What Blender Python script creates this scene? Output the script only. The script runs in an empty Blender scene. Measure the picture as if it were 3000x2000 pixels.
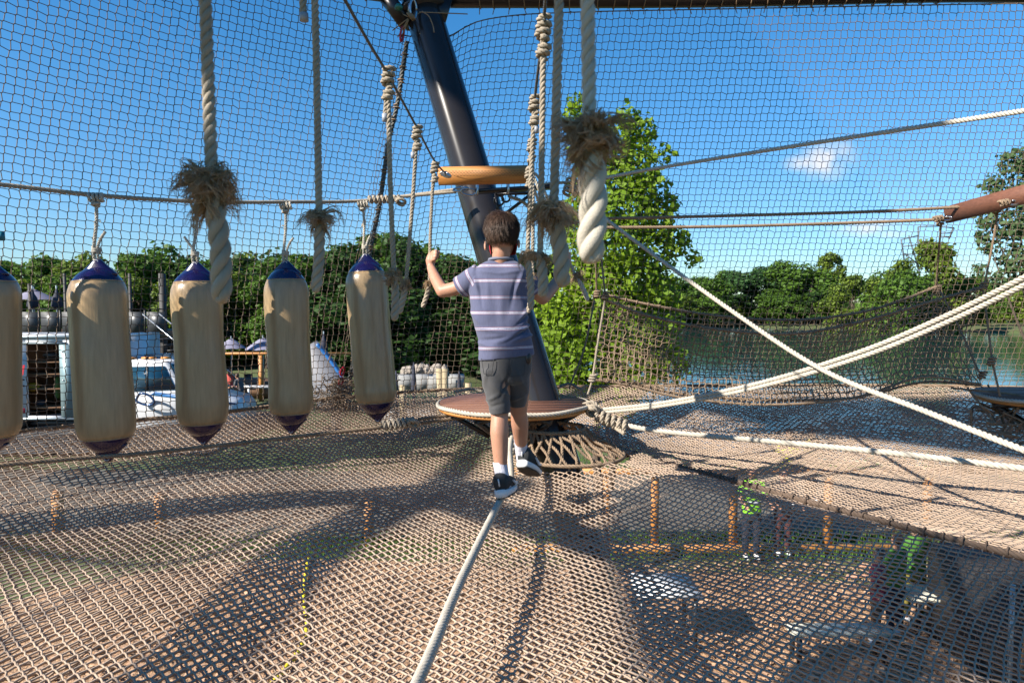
import bpy, math, random
import numpy as np
from mathutils import Vector, Matrix
R = math.radians
random.seed(7); rng = np.random.default_rng(7)
S = bpy.context.scene
COL = S.collection

# ------------------------------------------------------------------ camera
PITCH = math.atan(107 / 2000)
cam_d = bpy.data.cameras.new("camera")
cam = bpy.data.objects.new("camera", cam_d); COL.objects.link(cam)
cam_d.sensor_width = 36; cam_d.lens = 24
cam.location = (0, 0, 0); cam.rotation_euler = (math.pi / 2 - PITCH, 0, 0)
cam_d.clip_start = 0.05; cam_d.clip_end = 3000
cam_d.dof.use_dof = True; cam_d.dof.focus_distance = 3.5; cam_d.dof.aperture_fstop = 8.0
S.camera = cam

# ------------------------------------------------------------------ sun, sky
EL, SAZ = R(34), 0.52                      # light travels towards +x +y and down
sun_d = bpy.data.lights.new("sun", 'SUN'); sun_d.energy = 5.0; sun_d.angle = R(0.5)
sun_d.color = (1.0, 0.93, 0.83)
sun = bpy.data.objects.new("sun", sun_d); COL.objects.link(sun)
DIR = Vector((math.cos(SAZ) * math.cos(EL), math.sin(SAZ) * math.cos(EL), -math.sin(EL)))
sun.rotation_euler = DIR.to_track_quat('-Z', 'Y').to_euler()
sun.location = -DIR * 50
W = bpy.data.worlds.new("World"); S.world = W; W.use_nodes = True
nt = W.node_tree; nt.nodes.clear()
def N(t, k, **kw):
    n = t.nodes.new(k)
    for a, b in kw.items():
        if a.startswith('i_'):
            n.inputs[a[2:].replace('_', ' ')].default_value = b
        else:
            setattr(n, a, b)
    return n
sky = N(nt, 'ShaderNodeTexSky', sky_type='NISHITA')
sky.sun_disc = False; sky.sun_elevation = EL
sky.sun_rotation = math.atan2(-DIR.x, -DIR.y)
sky.altitude = 300; sky.air_density = 1.0; sky.dust_density = 0.15; sky.ozone_density = 2.5
hs = N(nt, 'ShaderNodeHueSaturation'); hs.inputs['Saturation'].default_value = 1.36
hs.inputs['Value'].default_value = 1.0
tc = N(nt, 'ShaderNodeTexCoord')
# small fair weather clouds low over the far shore
def cloud_mask(px, py, rx, ry, prev):
    d = cam_dir(px, py)
    sub = N(nt, 'ShaderNodeVectorMath', operation='SUBTRACT'); sub.inputs[1].default_value = d
    nt.links.new(tc.outputs['Generated'], sub.inputs[0])
    mul = N(nt, 'ShaderNodeVectorMath', operation='MULTIPLY'); mul.inputs[1].default_value = (1 / rx, 1 / rx, 1 / ry)
    nt.links.new(sub.outputs[0], mul.inputs[0])
    ln = N(nt, 'ShaderNodeVectorMath', operation='LENGTH'); nt.links.new(mul.outputs[0], ln.inputs[0])
    mr = N(nt, 'ShaderNodeMapRange', interpolation_type='SMOOTHSTEP')
    mr.inputs[1].default_value = 1.0; mr.inputs[2].default_value = 0.0
    nt.links.new(ln.outputs['Value'], mr.inputs[0])
    if prev is None: return mr.outputs[0]
    mx = N(nt, 'ShaderNodeMath', operation='MAXIMUM')
    nt.links.new(prev, mx.inputs[0]); nt.links.new(mr.outputs[0], mx.inputs[1])
    return mx.outputs[0]
def cam_dir(px, py):
    u, v = (px - 1500) / 2000, (1000 - py) / 2000
    c, s = math.cos(PITCH), math.sin(PITCH)
    d = Vector((u, c + v * s, v * c - s)); d.normalize(); return d
def P(px, py, Y):
    """point at depth Y seen at photo pixel (px, py)"""
    d = cam_dir(px, py); return d * (Y / d.y)
m = None
for a in ((2425, 470, .048, .036), (2345, 478, .03, .016), (2560, 668, .065, .017), (2620, 685, .04, .010)):
    m = cloud_mask(*a, m)
nz = N(nt, 'ShaderNodeTexNoise'); nz.inputs['Scale'].default_value = 26; nz.inputs['Detail'].default_value = 7
nz.inputs['Roughness'].default_value = .6
nt.links.new(tc.outputs['Generated'], nz.inputs['Vector'])
mu = N(nt, 'ShaderNodeMath', operation='MULTIPLY'); nt.links.new(m, mu.inputs[0])
n2 = N(nt, 'ShaderNodeMapRange'); n2.inputs[1].default_value = .34; n2.inputs[2].default_value = .62
nt.links.new(nz.outputs['Fac'], n2.inputs[0]); nt.links.new(n2.outputs[0], mu.inputs[1])
mixc = N(nt, 'ShaderNodeMix', data_type='RGBA')
nt.links.new(mu.outputs[0], mixc.inputs['Factor'])
nt.links.new(sky.outputs[0], hs.inputs['Color'])
sx = N(nt, 'ShaderNodeSeparateXYZ'); nt.links.new(tc.outputs['Generated'], sx.inputs[0])
hz = N(nt, 'ShaderNodeMapRange', interpolation_type='SMOOTHSTEP'); hz.inputs[1].default_value = -.02; hz.inputs[2].default_value = .34
nt.links.new(sx.outputs['Z'], hz.inputs[0])
tint = N(nt, 'ShaderNodeMix', data_type='RGBA'); tint.inputs[6].default_value = (.56, .70, .86, 1); tint.inputs[7].default_value = (.95, 1.0, 1.0, 1)
nt.links.new(hz.outputs[0], tint.inputs['Factor'])
mt = N(nt, 'ShaderNodeMix', data_type='RGBA', blend_type='MULTIPLY'); mt.inputs['Factor'].default_value = 1
nt.links.new(hs.outputs[0], mt.inputs[6]); nt.links.new(tint.outputs[2], mt.inputs[7]); nt.links.new(mt.outputs[2], mixc.inputs[6])
mixc.inputs[7].default_value = (5.6, 5.5, 5.7, 1)
bg = N(nt, 'ShaderNodeBackground'); bg.inputs['Strength'].default_value = 0.075
nt.links.new(mixc.outputs[2], bg.inputs['Color'])
wo = N(nt, 'ShaderNodeOutputWorld'); nt.links.new(bg.outputs[0], wo.inputs[0])
S.view_settings.view_transform = 'Standard'; S.view_settings.look = 'None'
S.view_settings.exposure = 1.3; S.view_settings.gamma = 1.0; S.view_settings.use_curve_mapping = False
S.render.engine = 'CYCLES'
S.cycles.use_denoising = True
S.cycles.max_bounces = 6; S.cycles.diffuse_bounces = 3; S.cycles.glossy_bounces = 3
S.cycles.transmission_bounces = 4; S.cycles.transparent_max_bounces = 8
S.cycles.caustics_reflective = False; S.cycles.caustics_refractive = False
S.cycles.sample_clamp_indirect = 6

# ------------------------------------------------------------------ materials
MATS = {}
ALB = .70      # one common scale on every base colour
def mat(name, col, rough=.6, metal=0, noise=0, nscale=8, col2=None, bump=0, bscale=40, coat=0, trans=0,
        spec=.5, alpha=1, stretch=None, detail=4, subsurf=0, sheen=0):
    if name in MATS: return MATS[name]
    col = tuple(k * ALB for k in col); col2 = tuple(k * ALB for k in col2) if col2 else None
    m_ = bpy.data.materials.new(name); m_.use_nodes = True
    t = m_.node_tree; b = t.nodes['Principled BSDF']; out = t.nodes['Material Output']
    b.inputs['Base Color'].default_value = (*col, 1); b.inputs['Roughness'].default_value = rough
    b.inputs['Metallic'].default_value = metal; b.inputs['Specular IOR Level'].default_value = spec
    b.inputs['Coat Weight'].default_value = coat
    if sheen: b.inputs['Sheen Weight'].default_value = sheen
    if subsurf:
        b.inputs['Subsurface Weight'].default_value = subsurf
        b.inputs['Subsurface Radius'].default_value = (.012, .004, .002); b.inputs['Subsurface Scale'].default_value = 1
    tcx = N(t, 'ShaderNodeTexCoord'); mp = N(t, 'ShaderNodeMapping')
    if stretch: mp.inputs['Scale'].default_value = stretch
    t.links.new(tcx.outputs['Object'], mp.inputs['Vector'])
    if noise or col2:
        nz_ = N(t, 'ShaderNodeTexNoise'); nz_.inputs['Scale'].default_value = nscale
        nz_.inputs['Detail'].default_value = detail; nz_.inputs['Roughness'].default_value = .6
        t.links.new(mp.outputs[0], nz_.inputs['Vector'])
        mr = N(t, 'ShaderNodeMapRange'); mr.inputs[1].default_value = .3; mr.inputs[2].default_value = .7
        t.links.new(nz_.outputs['Fac'], mr.inputs[0])
        mx = N(t, 'ShaderNodeMix', data_type='RGBA'); t.links.new(mr.outputs[0], mx.inputs['Factor'])
        c2 = col2 or tuple(c * (1 - noise) for c in col)
        mx.inputs[6].default_value = (*col, 1); mx.inputs[7].default_value = (*c2, 1)
        t.links.new(mx.outputs[2], b.inputs['Base Color'])
    if bump:
        nb = N(t, 'ShaderNodeTexNoise'); nb.inputs['Scale'].default_value = bscale; nb.inputs['Detail'].default_value = 3
        t.links.new(mp.outputs[0], nb.inputs['Vector'])
        bp = N(t, 'ShaderNodeBump'); bp.inputs['Strength'].default_value = bump; bp.inputs['Distance'].default_value = 1 / bscale
        t.links.new(nb.outputs['Fac'], bp.inputs['Height']); t.links.new(bp.outputs[0], b.inputs['Normal'])
    if trans:
        tr = N(t, 'ShaderNodeBsdfTranslucent'); ms = N(t, 'ShaderNodeMixShader'); ms.inputs[0].default_value = trans
        if noise or col2: t.links.new(mx.outputs[2], tr.inputs['Color'])
        else: tr.inputs['Color'].default_value = (*col, 1)
        t.links.new(b.outputs[0], ms.inputs[1]); t.links.new(tr.outputs[0], ms.inputs[2])
        t.links.new(ms.outputs[0], out.inputs[0])
    if alpha < 1: b.inputs['Alpha'].default_value = alpha
    MATS[name] = m_; return m_

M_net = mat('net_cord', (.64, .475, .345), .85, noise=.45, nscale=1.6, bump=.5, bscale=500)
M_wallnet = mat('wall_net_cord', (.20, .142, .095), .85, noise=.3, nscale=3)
M_rope = mat('rope_fibre', (.46, .385, .29), .9, noise=.3, nscale=30, bump=.7, bscale=700, stretch=(1, 1, .3))
M_ropelight = mat('pale_rope_fibre', (.62, .56, .46), .9, noise=.2, nscale=25, bump=.7, bscale=600)
M_fray = mat('frayed_fibre', (.92, .70, .46), .9, noise=.25, nscale=60, trans=.6)
M_lash = mat('lashing_cord', (.42, .27, .15), .85, noise=.3, nscale=20)
M_brown = mat('brown_rope', (.36, .25, .16), .9, noise=.4, nscale=20, bump=.6, bscale=400)
M_steel = mat('galvanised_steel', (.62, .64, .66), .28, 1, noise=.25, nscale=30)
M_cable = mat('dark_cable', (.13, .13, .12), .5, .5, bump=1, bscale=300)
M_mast = mat('dark_glossy_mast_paint', (.034, .030, .030), .2, .1, noise=.3, nscale=2, coat=.1, spec=.3)
M_beam = mat('dark_beam_paint', (.035, .03, .03), .3, .3, noise=.3, nscale=4)
M_black = mat('black_plastic', (.02, .02, .022), .4)
M_red = mat('red_anodised', (.55, .02, .04), .3, .3)
M_plank = mat('brown_decking', (.25, .105, .055), .55, col2=(.14, .06, .035), nscale=5, stretch=(2, 30, 30), bump=.3, bscale=60)
M_timber = mat('orange_timber', (.66, .30, .075), .5, col2=(.50, .19, .04), nscale=4, stretch=(3, 40, 40), bump=.3, bscale=50)
M_cream = mat('cream_vinyl', (.52, .355, .185), .32, coat=.08, noise=.28, nscale=9, stretch=(6, 6, .6), bump=.04, bscale=20)
M_blue = mat('navy_vinyl', (.012, .007, .065), .2, coat=.3, bump=.05, bscale=20)

# ------------------------------------------------------------------ mesh helpers
def obj(name, me, material=None, parent=None, label=None, cat=None, group=None, kind=None):
    o = bpy.data.objects.new(name, me); COL.objects.link(o)
    if material is not None and me is not None and len(me.materials) == 0: me.materials.append(material)
    if parent is not None: o.parent = parent
    return tag(o, label, cat, group, kind)
def tag(o, label=None, cat=None, group=None, kind=None):
    if label: o['label'] = label
    if cat: o['category'] = cat
    if group: o['group'] = group
    if kind: o['kind'] = kind
    return o
def thing(name, label, cat, loc=(0, 0, 0), group=None):
    """an Empty at the thing's base; parts are meshes in world coordinates shifted to it"""
    o = bpy.data.objects.new(name, None); COL.objects.link(o); o.location = loc
    o.empty_display_size = .1
    return tag(o, label, cat, group)
class G:
    """collects geometry in world coordinates"""
    def __init__(s): s.V = []; s.F = []; s.n = 0
    def add(s, V, F):
        V = np.asarray(V, float).reshape(-1, 3)
        s.V.append(V)
        if isinstance(F, np.ndarray): F = [F]
        for f in F:
            f = np.asarray(f, dtype=np.int64)
            if f.ndim == 1: f = f[None, :]
            s.F.append(f + s.n)
        s.n += len(V); return s
    def mesh(s, name, smooth=False, origin=(0, 0, 0)):
        V = np.concatenate(s.V) - np.asarray(origin, float)
        me = bpy.data.meshes.new(name)
        me.vertices.add(len(V)); me.vertices.foreach_set('co', V.astype(np.float32).ravel())
        nl = sum(f.size for f in s.F); npoly = sum(len(f) for f in s.F)
        me.loops.add(nl); me.polygons.add(npoly)
        me.loops.foreach_set('vertex_index', np.concatenate([f.ravel() for f in s.F]).astype(np.int32))
        tot = np.concatenate([np.full(len(f), f.shape[1]) for f in s.F])
        st = np.concatenate([[0], np.cumsum(tot)[:-1]])
        me.polygons.foreach_set('loop_start', st.astype(np.int32))
        me.polygons.foreach_set('loop_total', tot.astype(np.int32))
        if smooth: me.polygons.foreach_set('use_smooth', np.full(npoly, bool(smooth)))
        me.update(calc_edges=True); return me
    def build(s, name, material, parent=None, smooth=False, **kw):
        org = parent_origin(parent)
        return obj(name, s.mesh(name, smooth, org), material, parent, **kw)
def parent_origin(p):
    o = Vector((0, 0, 0))
    while p is not None: o += p.location; p = p.parent
    return tuple(o)
def solo(g, name, material, label, cat, group=None, smooth=False, kind=None):
    """a thing that is one mesh, its origin at its base"""
    V = np.concatenate(g.V); c = V.mean(0); c[2] = V[:, 2].min()
    o = obj(name, g.mesh(name, smooth, c), material, None, label, cat, group, kind); o.location = tuple(c); return o

def box(g, c, s, rz=0, tilt=None):
    x, y, z = [a / 2 for a in s]
    V = np.array([[-x, -y, -z], [x, -y, -z], [x, y, -z], [-x, y, -z], [-x, -y, z], [x, -y, z], [x, y, z], [-x, y, z]])
    if tilt is not None: V = V @ np.array(tilt.to_3x3()).T
    if rz:
        cc, ss = math.cos(rz), math.sin(rz); V = V @ np.array([[cc, -ss, 0], [ss, cc, 0], [0, 0, 1]]).T
    g.add(V + np.array(c), np.array([[0, 3, 2, 1], [4, 5, 6, 7], [0, 1, 5, 4], [1, 2, 6, 5], [2, 3, 7, 6], [3, 0, 4, 7]]))
    return g
def bar(g, a, b, w, h=None, up=(0, 0, 1)):
    """rectangular bar from a to b"""
    a, b = Vector(a), Vector(b); h = h or w; d = (b - a).normalized(); up = Vector(up)
    if abs(d.dot(up)) > .98: up = Vector((1, 0, 0))
    sx = d.cross(up).normalized() * w / 2; sz = sx.cross(d).normalized() * h / 2
    V = [a - sx - sz, a + sx - sz, a + sx + sz, a - sx + sz, b - sx - sz, b + sx - sz, b + sx + sz, b - sx + sz]
    g.add([tuple(v) for v in V], np.array([[0, 3, 2, 1], [4, 5, 6, 7], [0, 1, 5, 4], [1, 2, 6, 5], [2, 3, 7, 6], [3, 0, 4, 7]]))
    return g
def resample(pts, step):
    pts = np.asarray([tuple(p) for p in pts], float)
    d = np.linalg.norm(np.diff(pts, axis=0), axis=1); s = np.concatenate([[0], np.cumsum(d)])
    n = max(2, int(s[-1] / step) + 1); t = np.linspace(0, s[-1], n)
    return np.stack([np.interp(t, s, pts[:, k]) for k in range(3)], 1), t
def smooth_path(pts, n=8):
    """Catmull-Rom through pts"""
    p = np.asarray([tuple(q) for q in pts], float)
    if len(p) < 3: return p
    e = np.concatenate([[2 * p[0] - p[1]], p, [2 * p[-1] - p[-2]]]); out = []
    for i in range(1, len(e) - 2):
        t = np.linspace(0, 1, n, endpoint=False)[:, None]
        a, b, c, d = e[i - 1], e[i], e[i + 1], e[i + 2]
        out.append(.5 * ((2 * b) + (-a + c) * t + (2 * a - 5 * b + 4 * c - d) * t ** 2 + (-a + 3 * b - 3 * c + d) * t ** 3))
    return np.concatenate(out + [p[-1:]])
def frames(p):
    t = np.gradient(p, axis=0); t /= np.linalg.norm(t, axis=1)[:, None] + 1e-12
    u = np.zeros_like(p); a = np.array([0, 0, 1.]) if abs(t[0][2]) < .9 else np.array([1., 0, 0])
    v = np.cross(t[0], a); v /= np.linalg.norm(v)
    for i in range(len(p)):
        v = v - t[i] * v.dot(t[i]); v /= np.linalg.norm(v) + 1e-12; u[i] = v
    return t, u, np.cross(t, u)
def tube(g, pts, r, sides=8, caps=True, closed=False):
    p = np.asarray([tuple(q) for q in pts], float); n = len(p)
    r = np.broadcast_to(np.asarray(r, float), (n,))
    t, u, w = frames(p); a = np.arange(sides) * 2 * np.pi / sides
    V = p[:, None] + r[:, None, None] * (np.cos(a)[None, :, None] * u[:, None] + np.sin(a)[None, :, None] * w[:, None])
    i = np.arange(n - 1)[:, None] * sides; j = np.arange(sides)[None]; k = (j + 1) % sides
    F = [np.stack([i + j, i + k, i + sides + k, i + sides + j], -1).reshape(-1, 4)]
    if caps: F += [np.arange(sides)[::-1], (n - 1) * sides + np.arange(sides)]
    g.add(V, F); return g
def rope(g, pts, r, pitch=None, strands=3, sides=6, smooth=6, steps=9, rfun=None):
    """laid rope: strands winding round the path"""
    pitch = pitch or r * 5.2
    if smooth: pts = smooth_path(pts, smooth)
    p, s = resample(pts, pitch / steps)
    t, u, w = frames(p)
    rr = np.full(len(p), r) if rfun is None else r * rfun(s / max(s[-1], 1e-9))
    off, sr = (.50, .53) if strands == 3 else (.62, .42)
    for k in range(strands):
        a = s * 2 * np.pi / pitch + k * 2 * np.pi / strands
        q = p + (off * rr)[:, None] * (np.cos(a)[:, None] * u + np.sin(a)[:, None] * w)
        tube(g, q, sr * rr, sides)
    return g
def prisms(g, A, B, ra, rb=None, n=4):
    """many little cord segments"""
    A = np.asarray(A, float).reshape(-1, 3); B = np.asarray(B, float).reshape(-1, 3)
    rb = ra if rb is None else rb
    d = B - A; L = np.linalg.norm(d, axis=1)[:, None] + 1e-9; d = d / L
    ref = np.where(np.abs(d[:, 2:3]) > .9, np.array([[1., 0, 0]]), np.array([[0, 0, 1.]]))
    u = np.cross(d, ref); u /= np.linalg.norm(u, axis=1)[:, None]; w = np.cross(d, u)
    a = np.arange(n) * 2 * np.pi / n + np.pi / n
    ra = np.broadcast_to(np.asarray(ra, float), (len(A),)); rb = np.broadcast_to(np.asarray(rb, float), (len(A),))
    c = np.cos(a)[None, :, None] * u[:, None] + np.sin(a)[None, :, None] * w[:, None]
    VA = A[:, None] + ra[:, None, None] * c; VB = B[:, None] + rb[:, None, None] * c
    V = np.concatenate([VA, VB], 1)
    i = np.arange(len(A))[:, None] * 2 * n; j = np.arange(n)[None]; k = (j + 1) % n
    g.add(V, np.stack([i + j, i + k, i + n + k, i + n + j], -1).reshape(-1, 4)); return g
def net(g, X, mask=None, r=.0028, short=.16, n=4, jit=0.0, thick=1.7):
    """knotless net on the node grid X (nu, nv, 3): four long sides and a short doubled side per mesh"""
    X = X + rng.normal(0, jit, X.shape) if jit else X
    nu, nv = X.shape[:2]
    du = np.gradient(X, axis=0); dv = np.gradient(X, axis=1)
    dg = (du + dv) * short
    A, B = X - dg, X + dg
    if mask is None: mask = np.ones((nu, nv), bool)
    m1 = mask[:-1] & mask[1:]; m2 = mask[:, :-1] & mask[:, 1:]
    prisms(g, B[:-1][m1], A[1:][m1], r, n=n)
    prisms(g, B[:, :-1][m2], A[:, 1:][m2], r, n=n)
    prisms(g, A[mask], B[mask], r * thick * .95, n=n)
    return g
def lathe(g, prof, c, sides=32, sx=1, sy=1, M=None):
    prof = np.asarray(prof, float); n = len(prof); a = np.arange(sides) * 2 * np.pi / sides
    V = np.stack([prof[:, 0:1] * np.cos(a) * sx, prof[:, 0:1] * np.sin(a) * sy, np.repeat(prof[:, 1:2], sides, 1)], -1)
    V = V.reshape(-1, 3)
    if M is not None: V = V @ np.array(M.to_3x3()).T
    i = np.arange(n - 1)[:, None] * sides; j = np.arange(sides)[None]; k = (j + 1) % sides
    F = [np.stack([i + j, i + k, i + sides + k, i + sides + j], -1).reshape(-1, 4), np.arange(sides)[::-1], (n - 1) * sides + np.arange(sides)]
    g.add(V + np.array(c), F); return g
def ball(g, c, r, sides=12, rings=8):
    r = (r, r, r) if np.isscalar(r) else r
    t = np.linspace(0, np.pi, rings)
    return lathe(g, np.stack([np.maximum(np.sin(t), .02) * r[0], -np.cos(t) * r[2]], 1), c, sides, 1, r[1] / r[0])
def coil(c, axis, R1, r, turns, length, phase=0, nper=14):
    """points winding round an axis: the wraps of a knot"""
    axis = Vector(axis).normalized(); u = axis.orthogonal().normalized(); w = axis.cross(u); c = Vector(c)
    n = int(turns * nper) + 1; out = []
    for i in range(n):
        t = i / (n - 1); a = phase + t * turns * 2 * math.pi
        out.append(c + axis * (t - .5) * length + (u * math.cos(a) + w * math.sin(a)) * R1)
    return out
def tuft(g, c, n, L, spread=1.0, droop=.6, r=.0012, up=.4, seed=1):
    """frayed fibres in loose locks that curl over and hang"""
    rg = np.random.default_rng(seed); c = np.array(tuple(c)); nc = max(8, n // 16)
    cl = [(rg.uniform(0, 2 * np.pi), rg.uniform(-.9, 1.0) * up, rg.uniform(.35, 1.15), rg.uniform(.4, 1.7), rg.normal(0, .16, 3), rg.normal(0, .10, 3)) for _ in range(nc)]
    for i in range(n):
        a, e, ls, dr, w0, s0 = cl[i % nc]; a += rg.normal(0, .13); e += rg.normal(0, .12); l = L * ls * rg.uniform(.75, 1.1)
        d = np.array([math.cos(a) * spread, math.sin(a) * spread, e]); d /= np.linalg.norm(d)
        t = np.linspace(0, 1, 8)[:, None]; wob = (w0 * L * .9 + rg.normal(0, .03 * L, 3)) * np.sin(t * 3.1) + rg.normal(0, .05 * L, 3) * np.sin(t * 7)
        st = c + (s0 + rg.normal(0, .05, 3)) * L
        p = st + d * l * (t - .25 * t ** 2) - np.array([0, 0, 1.]) * l * droop * dr * t ** 2 + wob
        tube(g, p, r * (1.2 - .85 * t[:, 0]) * rg.uniform(.7, 1.8), 3, caps=False)
    return g
def loft(g, rings, caps=True):
    """rings: list of (n,3) arrays"""
    n = len(rings[0]); V = np.concatenate(rings); m = len(rings)
    i = np.arange(m - 1)[:, None] * n; j = np.arange(n)[None]; k = (j + 1) % n
    F = [np.stack([i + j, i + k, i + n + k, i + n + j], -1).reshape(-1, 4)]
    if caps: F += [np.arange(n)[::-1], (m - 1) * n + np.arange(n)]
    g.add(V, F); return g
def ering(c, u, w, ru, rw, n=20, p=2.0):
    a = np.arange(n) * 2 * np.pi / n; c = np.array(tuple(c)); u = np.array(tuple(u)); w = np.array(tuple(w))
    cs, sn = np.cos(a), np.sin(a)
    x = np.sign(cs) * np.abs(cs) ** (2 / p) * ru; y = np.sign(sn) * np.abs(sn) ** (2 / p) * rw
    return c + x[:, None] * u + y[:, None] * w
def limb(g, pts, radii, n=16, k=6):
    """round tapering limb through joints"""
    q = smooth_path(pts, k); s = np.linspace(0, 1, len(q)); rr = np.interp(s, np.linspace(0, 1, len(radii)), radii)
    c0, c1 = q[0], q[-1]
    tube(g, q, rr, n); ball(g, c0, rr[0] * .98, 12, 8); ball(g, c1, rr[-1] * .98, 12, 8); return g
def remesh(me, voxel, smooth_it=4, factor=.5):
    o = bpy.data.objects.new("tmp", me); COL.objects.link(o)
    r_ = o.modifiers.new("r", 'REMESH'); r_.mode = 'VOXEL'; r_.voxel_size = voxel; r_.use_smooth_shade = True
    if smooth_it:
        s_ = o.modifiers.new("s", 'SMOOTH'); s_.iterations = smooth_it; s_.factor = factor
    dg = bpy.context.evaluated_depsgraph_get(); dg.update()
    out = bpy.data.meshes.new_from_object(o.evaluated_get(dg))
    bpy.data.objects.remove(o); bpy.data.meshes.remove(me)
    out.materials.clear(); return out
def coords(me):
    a = np.empty(len(me.vertices) * 3, np.float32); me.vertices.foreach_get('co', a); return a.reshape(-1, 3).astype(float)
def normals(me):
    a = np.empty(len(me.vertices) * 3, np.float32); me.vertices.foreach_get('normal', a); return a.reshape(-1, 3).astype(float)
def setco(me, V): me.vertices.foreach_set('co', V.astype(np.float32).ravel()); me.update()
# ================================================================== LARGE STRUCTURE
GZ = -4.7            # ground under the play structure
WZ = -5.35           # lake level
WB = [(-4.9, .6), (-4.5, 2.3), (-3.05, 4.0), (-2.08, 4.78), (-1.38, 5.6), (-.5, 6.12), (1.2, 6.38), (3.8, 6.42), (5.3, 6.1)]
WBn = np.array(WB)
EDGE = -.76
def dist_poly(x, y, poly):
    d = np.full(np.shape(x), 1e9)
    for (ax, ay), (bx, by) in zip(poly[:-1], poly[1:]):
        vx, vy = bx - ax, by - ay; L = vx * vx + vy * vy
        t = np.clip(((x - ax) * vx + (y - ay) * vy) / L, 0, 1)
        d = np.minimum(d, np.hypot(x - ax - t * vx, y - ay - t * vy))
    return d
def deck_z(x, y):
    x = np.asarray(x, float); y = np.asarray(y, float)
    d = dist_poly(x, y, WB)
    z = EDGE - .36 * (1 - np.exp(-d / 1.15))
    z = z + .018 * np.sin(2.1 * x + 1.3 * y) * np.clip(d, 0, 1) + .012 * np.sin(3.7 * y - 1.9 * x + 1) * np.clip(d, 0, 1)
    # raised along the laced seam
    sx, sy = .45, 4.25; ex, ey = 3.4, 1.7
    vx, vy = ex - sx, ey - sy; L = math.hypot(vx, vy)
    t = np.clip(((x - sx) * vx + (y - sy) * vy) / L ** 2, 0, 1)
    ds = np.hypot(x - sx - t * vx, y - sy - t * vy)
    z = z + .05 * np.exp(-(ds / .22) ** 2)
    return z
def inside(x, y):
    poly = WB + [(5.3, .3), (-4.9, .3)]
    c = np.zeros(np.shape(x), bool); n = len(poly)
    for i in range(n):
        (ax, ay), (bx, by) = poly[i], poly[(i + 1) % n]
        if ay == by: continue
        hit = ((ay > y) != (by > y)) & (x < (bx - ax) * (y - ay) / (by - ay) + ax)
        c ^= hit
    return c
def on_deck(px, py):
    d = cam_dir(px, py); Y = 3.0
    for _ in range(40):
        z = float(deck_z(d.x / d.y * Y, Y)); Y = .5 * Y + .5 * z / (d.z / d.y)
    return Vector((d.x / d.y * Y, Y, z))
def back(p, zc):
    k = (zc - p.z) / DIR.z; q = p + DIR * k; return q

# ---- deck net
a45 = R(-43); cell = .0365
uu = np.arange(-7.6, 7.6, cell)
U, Vv = np.meshgrid(uu, uu, indexing='ij')
cx, cy = 0.2, 3.3
Xw = cx + U * math.cos(a45) - Vv * math.sin(a45); Yw = cy + U * math.sin(a45) + Vv * math.cos(a45)
Xw = Xw + .05 * np.sin(1.7 * Yw + .6 * Xw) + .02 * np.sin(5.1 * Yw)
Yw = Yw + .05 * np.sin(1.5 * Xw - .7 * Yw) + .02 * np.sin(4.3 * Xw)
msk = inside(Xw, Yw) & (np.hypot(Xw - .42, Yw - 4.42) > .34) & (np.abs(Xw) < 5.0)
Zw = deck_z(Xw, Yw)
near = np.exp(-(np.hypot(Xw - .35, Yw - 4.5) / .6) ** 2)
Zw = Zw + .06 * near
Xn = np.stack([Xw, Yw, Zw], -1)
g = G(); net(g, Xn, msk, r=.0037, short=.07, n=4, jit=.0016, thick=1.4)
deck = thing('deck_net', 'broad tan rope net floor sagging between the masts, the one the boy walks over', 'net', (0, 3, -1.1))
top_layer = g.build('net_mesh', M_net, deck, smooth=True)
# second layer under it, left of the seam
side = (Xw - .45) * (1.7 - 4.25) - (Yw - 4.25) * (3.4 - .45)
right = (Xw > .45) & ((Xw - .55) / .75 + (Yw - 4.25) / 20 > 0) & (Yw < 4.4)
g = G(); X2 = Xn + np.array([.017, .012, -.042]); net(g, X2, msk & ~right, r=.0038, short=.075, n=4, jit=.003, thick=1.4); net(g, X2, msk & right, r=.0015, short=.075, n=3, jit=.003, thick=1.4)
g.build('lower_net_mesh', M_net, deck, smooth=True)
# border rope along the wall
g = G(); pts = [(x, y, EDGE) for x, y in WB]; rope(g, pts, .017, smooth=10, steps=6, sides=5)
g.build('border_rope', M_brown, deck, smooth=True)
M_seam = mat('weathered_dark_rope', (.17, .115, .08), .9, noise=.3, nscale=20)
# laced seam
seam = [on_deck(x, y) + Vector((0, 0, .012)) for x, y in ((1735, 1292), (1880, 1345), (2100, 1400), (2350, 1470), (2650, 1550), (3000, 1640))]
seam.append(seam[-1] + (seam[-1] - seam[-2]) * 2.2)
g = G(); rope(g, seam, .017, smooth=8, steps=6, sides=5); g.build('seam_rope', M_seam, deck, smooth=True)
g = G(); q, s = resample(smooth_path(seam, 8), .075); t_, u_, w_ = frames(q)
for i in range(1, len(q) - 1):
    c = coil(q[i] + rng.normal(0, .004, 3), t_[i], .021, .003, 1.15, .012, nper=10); tube(g, c, .0042, 5)
tag(g.build('seam_lacing', M_seam, deck, smooth=True), kind='stuff')

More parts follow.
